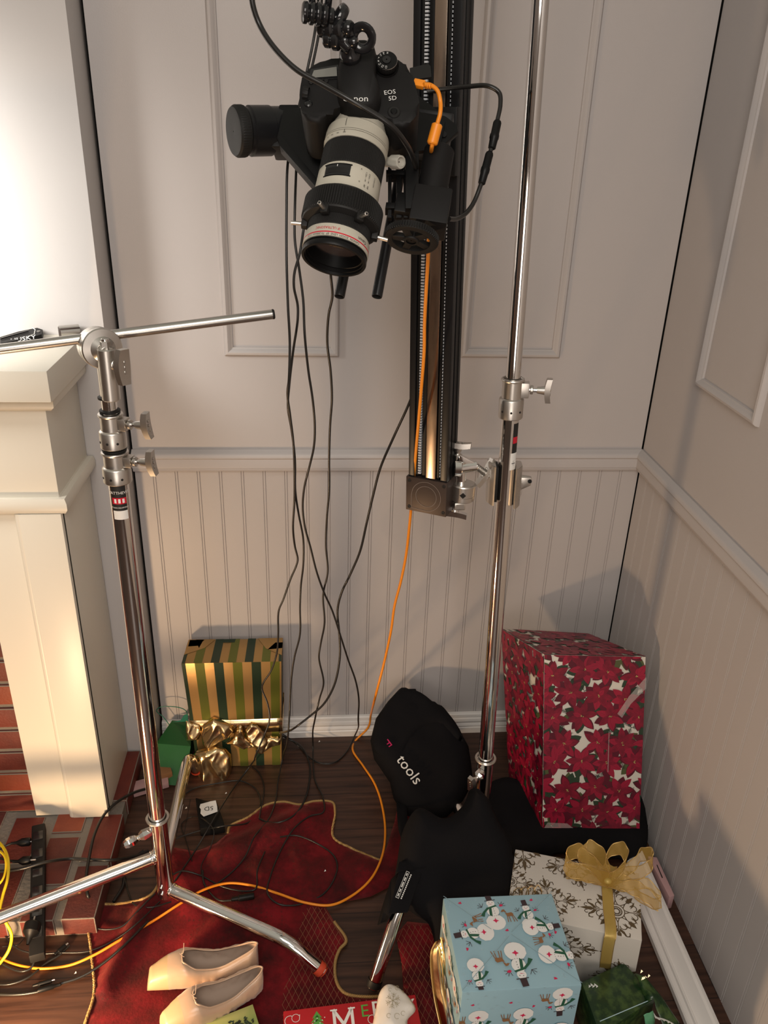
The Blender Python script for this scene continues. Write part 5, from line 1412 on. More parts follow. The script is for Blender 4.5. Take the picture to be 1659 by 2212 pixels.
for seg_ in (SK[29:37],):
    P = catmull(skirt_path(seg_), 26)
    for ph in (0, 2*pi/3, 4*pi/3):
        q = []; d = 0
        for i, p in enumerate(P):
            if i: d += (P[i]-P[i-1]).length
            t = (P[min(i+1, len(P)-1)]-P[max(i-1, 0)]).normalized(); s = V((-t.y, t.x, 0)); a = ph+d*2*pi/.012
            q.append(p+s*.002*math.cos(a)+V((0, 0, 1))*.002*math.sin(a))
        mb.tube(q, .002, 'cord_gold', 6)
mb.build('cord_edging', sk, smooth=60)
# netting stitched over the lower right of the skirt
NET = [(PZ(u, v, .008).x, PZ(u, v, .008).y) for u, v in [(655, 1962), (700, 1958), (745, 2035), (722, 2080), (726, 2125), (742, 2150), (800, 2156), (872, 2146), (866, 2080), (856, 2025), (880, 1995), (980, 2005), (1000, 2240), (880, 2290), (610, 2290), (608, 2150), (640, 2040)]]
def inside(ol, x, y):
    c = False; j = len(ol)-1
    for i in range(len(ol)):
        xi, yi = ol[i]; xj, yj = ol[j]
        if (yi > y) != (yj > y) and x < (xj-xi)*(y-yi)/(yj-yi)+xi: c = not c
        j = i
    return c
mb = MB(); pitch = .0135
for sg in (1, -1):
    k = -60
    while k < 60:
        run = []; s = -1.2
        while s < 1.2:
            x = -.75+k*pitch+s*.50; y = -.80+sg*s
            if inside(NET, x, y): run.append(V((x, y, skz(x, y)+.0022)))
            else:
                if len(run) > 2: mb.tube(run, .00045, 'net_thread', 4)
                run = []
            s += .008
        if len(run) > 2: mb.tube(run, .00045, 'net_thread', 4)
        k += 1
n_ = mb.build('netting', sk, smooth=60); n_['kind'] = 'stuff'

# ================================================================ black bags
def lean_frame(p0, p1, side):
    # frame whose x runs along side and whose y runs from p0 up to p1
    p0, p1 = V(p0), V(p1); y = (p1-p0).normalized(); x = V(side); x = (x-y*x.dot(y)).normalized(); z = x.cross(y)
    m = Matrix((x, y, z)).transposed().to_4x4(); m.translation = p0; return m
def lp(mx, pts):
    mi = mx.inverted(); n = mx.to_3x3() @ V((0, 0, 1)); return [((mi @ PP(u, v, mx.translation, n)).x, (mi @ PP(u, v, mx.translation, n)).y) for u, v in pts]
bg1 = thing('black_bag', 'padded black fabric bag with white and pink lettering slumped against the back wall', 'bag', PZ(930, 1740, 0))
m1 = lean_frame(PZ(920, 1765, .035), PY(890, 1490, -.045), (1, 0, 0))
mb = MB(); pillow(mb, lp(m1, [(800, 1600), (812, 1552), (838, 1515), (862, 1489), (898, 1488), (903, 1502), (928, 1512), (960, 1532), (985, 1562), (1012, 1612), (1018, 1650), (1022, 1690), (1000, 1730), (965, 1765), (915, 1772), (872, 1760), (850, 1725), (842, 1690), (808, 1640)]), m1, .050, .030, 'black_fabric', .012, R=.055, wob=.010, wsc=14, sm=False)
mb.build('bag_body', bg1, smooth=60)
m1b = m1 @ Matrix.Translation((0, 0, .040))
mb = MB(); pillow(mb, lp(m1b, [(806, 1602), (820, 1550), (862, 1494), (900, 1492), (950, 1530), (985, 1568), (1000, 1602), (975, 1590), (945, 1568), (915, 1574), (890, 1602), (868, 1635), (846, 1640), (812, 1622)]), m1b, .014, .010, 'black_fabric', .010, R=.02, wob=.003, wsc=25)
fb = mb.build('bag_flap', bg1, smooth=60)
def bag_text(mx, u, v, txt, size, mt, rot, lift, name, parent):
    n = mx.to_3x3() @ V((0, 0, 1)); mm = mx @ Matrix.Translation((0, 0, lift)); q = mm.inverted() @ PP(u, v, mm.translation, n)
    w = mm @ Matrix.Translation((q.x, q.y, 0)) @ Matrix.Rotation(rot, 4, 'Z'); mb = MB()
    for f in text_polys(txt, size): mb.poly([w @ V((x, y, 0)) for x, y in f], mt)
    return mb.build(name, parent, smooth=0, solid=.0008)
bag_text(m1, 884, 1663, 'tools', .042, 'print_white', math.radians(-58), .058, 'white_lettering', bg1)
mat('pink_print', (0.50, 0.01, 0.10), 0.5)
bag_text(m1b, 839, 1604, 'F', .030, 'pink_print', math.radians(-148), .0165, 'pink_letter', fb)
mb = MB(); 
m2 = lean_frame(PZ(985, 2080, .05), PZ(1000, 1745, .245), (1, 0, 0))
bg2 = thing('black_bag', 'large plain black fabric bag lying beside the blue snowman gift', 'bag', PZ(990, 1950, 0))
mb = MB(); pillow(mb, lp(m2, [(858, 1862), (872, 1790), (905, 1745), (960, 1768), (1000, 1740), (1020, 1700), (1050, 1720), (1075, 1770), (1105, 1830), (1115, 1900), (1100, 1985), (1060, 2060), (985, 2085), (950, 2065), (925, 1995), (895, 1975), (864, 1945), (853, 1905)]), m2, .060, .060, 'black_fabric', .012, R=.045, wob=.006, wsc=10)
mb.build('bag_body', bg2, smooth=60)
mb = MB(); P = [PZ(866, 1720, .05), PZ(872, 1790, .10), PZ(884, 1830, .15), PZ(886, 1872, .205)]
ribbon(mb, P, .026, (1, 0, .1), 'black_fabric'); mb.build('carry_strap', bg2, solid=.002)
# branded grip strap wrapped over the stand's leg
mb = MB(); a, b = PZ(862, 1880, .208), PZ(838, 1975, .185); c_, d_ = PZ(918, 1868, .208), PZ(880, 1972, .185)
mb.hexa([a, b, d_, c_]+[p+V((0, -.003, .006)) for p in (a, b, d_, c_)], 'black_fabric', .002)
mb.hexa([PZ(862, 1862, .203), PZ(856, 1884, .203), PZ(922, 1874, .203), PZ(920, 1852, .203)]+[PZ(u, v, .216) for u, v in ((862, 1862), (856, 1884), (922, 1874), (920, 1852))], 'black_fabric', .002)
gs = mb.build('grip_strap', bg2)
mb = MB(); n = (d_-a).cross(c_-b); n = n.normalized() if n.z > 0 else -n.normalized(); p0, p1 = PZ(881, 1884, .2165), PZ(860, 1934, .2045)
q0 = p0+(p1-p0)*0; ud = (p1-p0).normalized(); wd_ = n.cross(ud).normalized()
fc = Face(q0-wd_*.005+n*.002, ud, wd_, .075, .03, n)
for s in stroke([(0, .0), (.030, 0), (.062, .0)], .0008)+stroke([(0, .0065), (.030, .0065), (.062, .0065)], .0008)+stroke([(0.0005, .0), (0.0005, .0065)], .0010)+stroke([(.0615, .0), (.0615, .0065)], .0010): decal(mb, fc, [(x, y+.002) for x, y in s], 'print_white', 3)
for x0, x1 in ((.004, .010), (.014, .022), (.025, .037), (.041, .048), (.051, .058)): decal(mb, fc, [(x0, .004), (x1, .004), (x1, .0065), (x0, .0065)], 'print_white', 3)
for k in range(14): decal(mb, fc, [(.003+k*.0042, .0125), (.0058+k*.0042, .0125), (.0058+k*.0042, .0150), (.003+k*.0042, .0150)], 'print_white', 3)
mb.build('strap_print', gs, smooth=0)
mb = MB(); pts = [PZ(845, 1900, .19), PZ(826, 1960, .16), PZ(816, 1998, .13), PZ(836, 1992, .15), PZ(846, 1975, .18)]
mb.poly(pts, 'black_fabric'); mb.poly([PZ(866, 1880, .205), PZ(845, 1900, .19), PZ(846, 1975, .18), PZ(852, 1962, .19)], 'black_fabric'); mb.build('fabric_flap', bg2, solid=.002)
bg3 = thing('black_bag', 'black fabric bag lying under the poinsettia gift', 'bag', PZ(1250, 1800, 0))
m3 = frame_mat((0, 0, .040), (0, 0, 1), (1, 0, 0))
mb = MB(); pillow(mb, lp(m3, [(1030, 1720), (1085, 1690), (1150, 1705), (1300, 1700), (1385, 1730), (1400, 1790), (1385, 1845), (1300, 1848), (1220, 1838), (1120, 1860), (1060, 1840), (1020, 1770)]), m3, .047, .036, 'black_fabric', .013, R=.05, wob=.006, wsc=12)
mb.build('bag_body', bg3, smooth=60)
mb = MB(); p = PZ(1052, 1752, .10); mb.sphere(p, .005, 'print_white', seg=6, rg=4); mb.poly([p+V((-.004, 0, 0)), p+V((.006, -.006, -.002)), p+V((.002, .008, .004))], 'print_white'); mb.build('zip_pull', bg3, smooth=0)

# ================================================================ small things on the floor
# white moulding offcut along the right wall
a, b = PZ(1380, 1822, .045), PZ(1576, 2262, .045)
u = (b-a); u.z = 0; u.normalize(); w = V((u.y, -u.x, 0)); w = w if w.x < 0 else -w
prof = [(0, .040), (.0, .046), (.004, .047), (.006, .044), (.012, .043), (.020, .032), (.030, .024), (.034, .023), (.036, .026), (.039, .026), (.041, .021), (.050, .019), (.053, .0165), (.053, .003), (.0, .003)]
L = (b-a).length; rows = []
for s in (0, 1):
    rows.append([V((a.x, a.y, 0))+u*((x*.9) if s == 0 else L)+w*x+V((0, 0, z)) for x, z in prof])
mb = MB(); mb.grid(rows, 'white_trim'); mb.poly(rows[0], 'white_trim')
o = mb.build('moulding_strip', smooth=25); tag(o, 'loose white profiled moulding strip lying on the floor along the right wall', 'moulding')
def block(name, label, cat, px4, z1, mt, slot=None):
    P = [PZ(u_, v_, z1) for u_, v_ in px4]; mb = MB(); mb.hexa([V((p.x, p.y, .002)) for p in P]+P, mt, .001)
    if slot:
        for s in slot: mb.poly([PZ(u_, v_, z1+.0008) for u_, v_ in s], 'gap_dark')
    o = mb.build(name); tag(o, label, cat); return o
block('pink_block', 'pale pink foam block with a dark slot between moulding strip and right wall', 'block', [(1446, 1938), (1457, 1934), (1419, 1852), (1400, 1849)], .045, 'pink_carton', [[(1418, 1868), (1420, 1868), (1432, 1896), (1430, 1897)]])
block('pink_carton', 'thin pink carton piece beside the green bag and hearth', 'carton', [(288, 1712), (364, 1690), (362, 1668), (283, 1690)], .020, 'pink_carton')
block('pink_carton', 'small brown and pink carton scrap lying on the pink carton by the green bag', 'carton', [(340, 1676), (372, 1668), (366, 1650), (338, 1652)], .034, 'deer_brown')
# green gift bag
t = thing('gift_bag', 'glossy green gift bag with teal cord handles beside the striped gift', 'gift bag', (-1.26, -.10, 0))
TLb, TRb = PY(372, 1556, -.026), PY(413, 1560, -.026); BLb, BRb = PZ(342, 1694, .004), PZ(398, 1698, .004); MLb = PX(337, 1606, -1.309); MRb = PZ(412, 1612, MLb.z)
mb = MB()
mb.grid([[TLb, TRb], [MLb.lerp(TLb, .0), MRb], [BLb, BRb]], 'green_bag')
bk = [V((-1.306, -.024, .004)), V((-1.215, -.024, .004))]
for tri in ([TLb, MLb, BLb, bk[0]], [TRb, MRb, BRb, bk[1]], [TLb, TRb, bk[1], bk[0]], [BLb, BRb, bk[1], bk[0]]): mb.poly(tri, 'green_bag')
bmesh.ops.remove_doubles(mb.bm, verts=mb.bm.verts[:], dist=.0003); mb.build('bag_body', t, smooth=25)
mb = MB(); mb.cable([PY(366, 1566, -.04), PY(352, 1548, -.04), PY(338, 1536, -.04), (PY(345, 1528, -.04)), PY(370, 1526, -.04), PY(395, 1531, -.035), PY(404, 1540, -.03), PY(402, 1556, -.03)], .0012, 'handle_teal'); mb.build('cord_handle', t)
mb = MB(); mb.poly([PY(372, 1560, -.034), PY(390, 1556, -.034), PY(398, 1544, -.034), PY(406, 1542, -.034), PY(406, 1558, -.034)], 'handle_teal'); mb.build('tissue', t, smooth=0, solid=.001)
# power adapter with its note
t = thing('power_adapter', 'black power adapter with a hand-lettered paper tag near the stand', 'power adapter', PZ(450, 1765, 0))
P = [PZ(u_, v_, .030) for u_, v_ in ((432, 1790), (486, 1782), (470, 1735), (422, 1722))]
mb = MB(); mb.hexa([V((p.x, p.y, .001)) for p in P]+P, 'black_plastic', .004); mb.build('adapter_body', t)
mb = MB(); pg = [PZ(u_, v_, .0325) for u_, v_ in ((440, 1764), (470, 1753), (469, 1742), (466, 1729), (455, 1731), (433, 1737), (431, 1744), (434, 1748), (433, 1757))]
mb.poly(pg, 'print_white'); tg = mb.build('paper_tag', t, smooth=0, solid=.0004); tg['label'] = 'white paper tag reading 5D'
mb = MB(); mm = frame_mat(PZ(451, 1746, .0333), (0, 0, 1), (-1, .0, 0)) @ Matrix.Rotation(math.radians(8), 4, 'Z')
for f in text_polys('5D', .020): mb.poly([mm @ V((x, y, 0)) for x, y in f], 'print_black')
mb.build('lettering', tg, smooth=0)
# power strip on the hearth and floor
t = thing('power_strip', 'long dark power strip lying across the brick hearth at the left', 'power strip', PZ(82, 1900, 0))
pa, pb = PZ(84, 1786, .085), PZ(80, 2068, .050); pu = (pb-pa).normalized(); pw = V((-pu.y, pu.x, 0)).normalized()*.0155; ph = V((0, 0, .015))
mb = MB(); mb.hexa([pa-pw-ph, pb-pw-ph, pb+pw-ph, pa+pw-ph, pa-pw+ph*.6, pb-pw+ph*.6, pb+pw+ph*.6, pa+pw+ph*.6], 'black_matte', .003); mb.build('strip_body', t)
for k in range(6):
    mb = MB(); c_ = pa.lerp(pb, .10+.15*k)+ph*.6; mb.hexa([c_+pu*a_+pw*b_+V((0, 0, z)) for z in (-.001, .001) for a_, b_ in ((-.012, -.7), (.012, -.7), (.012, .7), (-.012, .7))], 'black_gloss', .0006); mb.build('outlet', t)
# plugs
def plug(label, c, d, r=.014, L=.030, name='power_plug'):
    d = V(d).normalized(); t = thing(name, label, 'plug', c); mb = MB()
    mb.lathe([(.001, 0), (r*.85, 0), (r, .003), (r, L*.6), (r*.7, L*.8), (r*.35, L), (.003, L+.012)], 'black_plastic', frame_mat(c, d), 20); mb.build('plug_body', t)
    mb = MB(); mb.cyl(V(c)-d*.012, V(c)+d*.001, .0022, 'steel', seg=10); mb.build('prong', t); return t
plug('round black plug at the near end of the power strip', PZ(72, 1992, .075), (-.02, -1, -.3), .017, .034)
plug('black plug sticking into the power strip on the hearth', PZ(66, 1818, .085), (-1, -.12, .05), .010, .032)
plug('small black plug in the power strip just above the stand leg', PZ(66, 1858, .085), (-1, -.10, .03), .010, .028)
# mantel items: folding knife and a clip
t = thing('utility_knife', 'black folding utility knife with white lettering lying on the mantel shelf', 'knife', (-1.45, -.36, 1.235))
SHF = 1.2325
def on_shelf(u_, v_, z): return PZ(u_, v_, SHF+z)
P = [on_shelf(*p, .014) for p in ((0, 742), (60, 730), (90, 722), (92, 712), (80, 708), (40, 716), (0, 728))]
mb = MB(); a_ = [mb.bm.verts.new(p) for p in P]; b_ = [mb.bm.verts.new(p-V((0, 0, .013))) for p in P]; mb.face(a_, 'black_matte'); mb.face(b_[::-1], 'black_matte')
for i in range(len(P)): mb.face([a_[i], b_[i], b_[(i+1) % len(P)], a_[(i+1) % len(P)]], 'black_matte')
kn = mb.build('handle', t, smooth=0)
mb = MB(); pa, pb = on_shelf(2, 733, .015), on_shelf(62, 716, .015); mb.hexa([p+V((0, dy, dz)) for dz in (0, .003) for p, dy in ((pa, -.004), (pb, -.004), (pb, .004), (pa, .004))], 'black_gloss', .001); mb.build('blade_slide', t)
mb = MB(); mm = frame_mat(on_shelf(50, 732, .0150), (0, -.5, .8), (1, .30, 0))
for f in text_polys('HUSKY', .016): mb.poly([mm @ V((x, y, 0)) for x, y in f], 'print_white')
mb.build('lettering', t, smooth=0)
mb = MB(); c_ = on_shelf(83, 716, .0146); mb.cyl(c_-V((0, 0, .004)), c_+V((0, 0, .001)), .004, 'steel', seg=14); mb.tube([on_shelf(60, 727, .015), on_shelf(74, 722, .016), on_shelf(76, 712, .016), on_shelf(70, 708, .015)], .0008, 'print_white', 6); mb.build('pivot', t)
t = thing('tape_holder', 'small grey metal clip standing on the mantel shelf behind the round grip head', 'clip', (-1.36, -.2, 1.235))
c_ = on_shelf(150, 716, .012); mb = MB(); mx = frame_mat(c_, (1, .5, 0), (0, 0, 1)); mb.lathe([(.009, -.02), (.014, -.02), (.014, .02), (.009, .02), (.009, -.02)], 'steel', mx, 20); mb.build('clip_ring', t)
mb = MB(); mb.box((-.014, -.012, -.021), (.010, .012, .021), 'cap_brown', bev=.002, mx=mx); mb.build('clip_body', t)
# gold mesh ribbon and gold bow
t = thing('gold_ribbon', 'glittering gold mesh ribbon looped down the left side of the snowman gift', 'ribbon', PZ(955, 2150, 0))
mb = MB(); ribbon(mb, [PZ(952, 2028, .16), PZ(942, 2045, .15), PZ(940, 2080, .12), PZ(946, 2140, .07), PZ(960, 2212, .03), PZ(972, 2260, .015)], .030, (.5, -.2, .8), 'gold_foil', 'gold_cord', er=.0012)
mb.build('ribbon_loop', t, solid=.0008)
mb = MB(); ribbon(mb, [PZ(950, 2035, .17), PZ(957, 2070, .15), PZ(962, 2130, .10), PZ(975, 2200, .05)], .018, (.3, .5, .8), 'gold_foil', 'gold_cord', er=.0012); mb.build('ribbon_loop', t, solid=.0008)
t = thing('gold_bow', 'small curled gold ribbon bow peeping out between the ivory and snowman gifts', 'bow', PZ(1130, 1935, .20))
mb = MB()
for k in range(4):
    x0 = 1108+k*14; pts = [PZ(x0, 1940, .20), PZ(x0+2, 1926, .215), PZ(x0+12, 1918-2*k, .222), PZ(x0+20, 1924, .214), PZ(x0+18, 1938, .20)]
    mb.tube(catmull(pts, 5), .0013, 'gold_foil', 6)
mb.build('wire_loops', t)
# stray crumbs of paper
rr_ = random.Random(3)
for k, (u_, v_) in enumerate(((486, 1715), (700, 1883), (160, 2104), (400, 1747), (845, 1548), (688, 1603))):
    mb = MB(); p = PZ(u_, v_, .012 if k == 1 else .002); mb.poly([p, p+V((.005, .001, .001)), p+V((.003, .005, .002))], 'print_white'); o = mb.build('paper_scrap', smooth=0, solid=.0005)
    tag(o, ['tiny white paper scrap below the foil bow on the dark floor', 'tiny white paper scrap in the middle of the red tree skirt', 'tiny white paper scrap on the floor left of the skirt edge', 'tiny white paper scrap just left of the power adapter', 'tiny white lint speck on the black bag flap', 'tiny white speck on the floor near the baseboard'][k], 'paper scrap', 'white paper scraps on the set')
    if k == 4: bpy.data.objects.remove(o)
# ================================================================ cables
def pts_of(lst):
    out = []
    for e in lst:
        u, v, k = e[0], e[1], e[2]
        if k == 'z': p = PZ(u, v, e[3]); 
        elif k == 'y': p = PY(u, v, e[3])
        elif k == 's': q = PZ(u, v, .012); p = PZ(u, v, skz(q.x, q.y)+e[3])
        else: p = PD(u, v, k)
        out.append(p)
    return out
def cab(name, label, lst, r, mt='cable_black', cat='cable', group=None, n=9, extra=None):
    P = pts_of(lst); mb = MB(); mb.tube(catmull(P, n), r, mt, 8); 
    if extra:
        t = thing(name, label, cat, P[0], group); mb.build('cord', t, smooth=60); extra(t, P); return t
    o = mb.build(name, smooth=60); tag(o, label, cat, group); return o
Z = 'z'; S = 's'
# thick cable sweeping in front of the camera
cab('power_cable', 'thick black cable sweeping from the top of the picture across the camera front', [(542, -40, .98), (546, 10, .99), (560, 52, 1.0), (590, 100, 1.0), (640, 150, 1.0), (700, 184, 1.0), (760, 218, 1.0), (815, 250, 1.01), (850, 276, 1.02), (878, 312, 1.05), (892, 340, 1.09), (899, 362, 1.13)], .0035)
# loop with the inline connector at the right
def conn(t, P):
    for (a, b, r) in (((1075, 262), (1062, 322), .0062), ((1058, 330), (1040, 398), .0060)):
        mb = MB(); p, q = PD(*a, 1.20), PD(*b, 1.20); L = (q-p).length
        mb.lathe([(.003, -.002), (r*.85, 0), (r, .003), (r, L*.45), (r*1.12, L*.5), (r*1.12, L*.62), (r, L*.66), (r*.9, L*.97), (.004, L)], 'black_plastic', frame_mat(p, q-p), 20); mb.build('connector', t)
cab('extension_lead', 'black lead with an inline connector looping to the right of the slider', [(925, 196, 1.28), (960, 192, 1.25), (1010, 187, 1.22), (1055, 186, 1.20), (1078, 200, 1.20), (1081, 225, 1.20), (1074, 262, 1.20), (1060, 325, 1.20), (1048, 370, 1.20), (1037, 404, 1.20), (1022, 440, 1.20), (1005, 462, 1.19), (985, 473, 1.17), (970, 473, 1.15)], .0034, extra=conn)
# orange tether
def tether(t, P):
    mb = MB(); p, q = RL(893, 179, .028), RL(917, 184, .030); w = RXX.cross(RU)
    d = (q-p).normalized(); s = d.cross(RU).normalized()
    mb.hexa([p-s*.0052-RU*.0035, q-s*.0052-RU*.0035, q+s*.0052-RU*.0035, p+s*.0052-RU*.0035, p-s*.0052+RU*.0035, q-s*.0052+RU*.0035, q+s*.0052+RU*.0035, p+s*.0052+RU*.0035], 'orange_rubber', .0012)
    for k in range(3): mb.cyl(q+d*(.001+.003*k), q+d*(.003+.003*k), .0044-.0004*k, 'orange_rubber', seg=12)
    mb.build('plug', t)
    mb = MB(); p, q = PD(945, 268, 1.105), PD(933, 312, 1.11); mb.cyl(p, q, .0075, 'orange_rubber', seg=24, bev=.0015); mb.build('ferrite_bead', t)
OR = [(915, 183, 1.085), (930, 184, 1.09), (945, 196, 1.095), (951, 218, 1.10), (951, 243, 1.10), (944, 270, 1.105), (934, 312, 1.11), (931, 340, 1.17), (930, 400, 1.25), (927, 480, 1.26), (925, 550, 1.27), (921, 620, 1.31), (917, 700, 1.37), (916, 760, 1.41), (910, 840, 1.46), (905, 900, 1.50), (898, 980, 1.56), (893, 1050, 1.60), (889, 1090, 1.63), (884, 1140, 1.68),
      (877, 1200, 1.74), (866, 1255, 1.79), (852, 1310, 1.84), (845, 1360, 1.88), (830, 1430, 1.94), (812, 1500, 1.99), (801, 1545, 'y', -.040), (795, 1572, 'y', -.030), (768, 1600, 'y', -.036), (762, 1620, Z, .004), (785, 1655, Z, .004), (808, 1690, Z, .004), (823, 1730, Z, .004), (832, 1790, Z, .005), (825, 1850, S, .006), (800, 1900, S, .006), (760, 1935, S, .005), (715, 1955, S, .006), (660, 1950, S, .006), (600, 1930, S, .006), (540, 1912, S, .006), (490, 1908, S, .007), (440, 1922, S, .012), (392, 1950, S, .006), (330, 1990, S, .006), (260, 2030, S, .006), (205, 2062, S, .008), (150, 2085, Z, .004), (90, 2092, Z, .004), (40, 2085, Z, .004), (0, 2070, Z, .004), (-60, 2035, Z, .004)]
cab('tether_cable', 'long bright orange cable running from the camera down the slider and across the floor', OR, .0030, 'orange_rubber', extra=tether, n=7)
# yellow loops at the left edge
cab('yellow_cable', 'bright yellow cable looping in and out at the left edge', [(-60, 1790, Z, .075), (-15, 1810, Z, .09), (8, 1832, Z, .10), (18, 1862, Z, .11), (16, 1900, Z, .11), (6, 1935, Z, .10), (0, 1975, Z, .09), (14, 1995, Z, .075), (25, 2020, Z, .05), (20, 2050, Z, .03), (2, 2078, Z, .012), (-30, 2110, Z, .006)], .0034, 'yellow_rubber')
cab('yellow_cable', 'thin second strand of yellow cable just inside the yellow loop at left', [(-30, 1930, Z, .09), (2, 1905, Z, .10), (12, 1880, Z, .105), (10, 1850, Z, .11), (-20, 1828, Z, .09)], .0026, 'yellow_rubber')
# thin black cables hanging from the rig to the floor
G1 = 'thin black cables hanging from the camera rig'
hang = [
 ('leftmost hanging black cable, ending across the striped gift', [(690, -30, 1.25), (680, 70, 1.25), (655, 190, 1.27), (630, 300, 1.27), (621, 360, 1.27), (619, 450, 1.28), (619, 560, 1.29), (622, 660, 1.31), (626, 740, 1.34), (624, 820, 1.37), (621, 850, 1.39), (627, 900, 1.43), (634, 960, 1.48), (636, 1020, 1.52), (636, 1080, 1.57), (633, 1140, 1.62), (637, 1180, 1.66), (643, 1208, 1.68), (640, 1222, 1.69), (628, 1250, 1.71), (612, 1295, 1.74), (602, 1320, 1.76), (601, 1370, 1.80), (598, 1410, 1.83), (585, 1450, 1.86), (569, 1475, 1.88), (566, 1488, 1.89), (578, 1520, 1.90), (582, 1555, 1.91), (572, 1585, 1.92), (555, 1625, 1.93), (540, 1655, Z, .03), (510, 1695, Z, .006), (480, 1740, Z, .036), (450, 1790, Z, .036), (420, 1840, S, .006), (390, 1885, S, .005), (376, 1905, S, .005)]),
 ('second hanging black cable crossing the first, ending on the skirt', [(697, -30, 1.27), (689, 70, 1.27), (664, 190, 1.29), (642, 300, 1.29), (640, 360, 1.29), (637, 450, 1.29), (637, 520, 1.30), (646, 580, 1.31), (655, 650, 1.33), (658, 720, 1.35), (666, 800, 1.39), (675, 860, 1.42), (680, 920, 1.46), (678, 965, 1.49), (668, 1010, 1.52), (657, 1055, 1.56), (654, 1100, 1.60), (659, 1140, 1.63), (670, 1180, 1.66), (684, 1235, 1.70), (700, 1280, 1.74), (718, 1320, 1.78), (736, 1375, 1.82), (752, 1425, 1.87), (768, 1470, 1.91), (775, 1510, 1.95), (774, 1545, 1.98), (766, 1590, Z, .02), (748, 1625, Z, .004), (720, 1648, Z, .004), (690, 1648, Z, .004), (664, 1632, Z, .004), (645, 1612, Z, .006), (620, 1592, Z, .04), (590, 1578, Z, .06), (570, 1583, Z, .05), (556, 1610, Z, .03)]),
 ('third hanging black cable, falling straight past the chair rail', [(668, 420, 1.27), (655, 500, 1.28), (648, 545, 1.28), (636, 590, 1.29), (635, 620, 1.30), (643, 660, 1.32), (643, 690, 1.33), (633, 760, 1.37), (625, 830, 1.40), (622, 880, 1.43), (630, 930, 1.47), (637, 990, 1.51), (638, 1060, 1.56), (645, 1110, 1.61), (655, 1165, 1.66), (655, 1220, 1.70), (650, 1265, 1.74), (648, 1310, 1.77), (648, 1370, 1.81), (636, 1420, 1.85), (629, 1470, 1.88), (626, 1530, 1.91), (622, 1590, 1.93), (610, 1640, Z, .03), (600, 1690, Z, .01), (594, 1735, S, .006), (580, 1770, S, .004), (548, 1810, S, .004), (530, 1850, S, .005), (505, 1880, S, .005), (470, 1908, S, .006), (430, 1930, S, .006), (400, 1945, S, .006)]),
 ('fourth hanging black cable, just below the lens front', [(712, 560, 1.22), (715, 600, 1.24), (718, 640, 1.27), (710, 680, 1.30), (707, 740, 1.34), (714, 800, 1.38), (717, 860, 1.42), (713, 920, 1.47), (711, 990, 1.52), (711, 1060, 1.57), (706, 1120, 1.62), (704, 1180, 1.67), (708, 1235, 1.71), (698, 1285, 1.75), (701, 1345, 1.79), (693, 1390, 1.83), (689, 1420, 1.85), (699, 1475, 1.89), (690, 1510, 1.92), (681, 1550, 1.95), (676, 1610, Z, .03), (679, 1680, Z, .004), (698, 1725, S, .004), (698, 1755, S, .004), (670, 1763, S, .004), (635, 1790, S, .004), (610, 1830, S, .004), (585, 1890, S, .005), (578, 1930, S, .005), (600, 1952, S, .005), (640, 1955, S, .005), (700, 1930, S, .004), (728, 1880, S, .004), (722, 1850, S, .004), (690, 1825, S, .004), (640, 1805, S, .004), (605, 1808, S, .004)]),
 ('rightmost hanging black cable, coming off the slider on a long slant', [(936, 600, 1.42), (932, 690, 1.45), (925, 760, 1.48), (900, 830, 1.52), (880, 880, 1.55), (850, 945, 1.60), (822, 1010, 1.64), (806, 1070, 1.68), (792, 1130, 1.72), (778, 1190, 1.75), (757, 1240, 1.78), (738, 1280, 1.81), (729, 1320, 1.84), (733, 1370, 1.86), (734, 1420, 1.88), (722, 1480, 1.90), (700, 1520, 1.91), (672, 1545, 1.92), (640, 1570, 1.93), (615, 1592, Z, .04), (650, 1612, Z, .02), (668, 1650, Z, .006), (668, 1690, Z, .005), (655, 1735, S, .005), (630, 1765, S, .004), (600, 1777, S, .004), (575, 1775, S, .004), (560, 1768, S, .005)])]
for lb, l in hang: cab('hanging_cable', lb, l, .0021 if 'rightmost' not in lb else .0026, group=None)
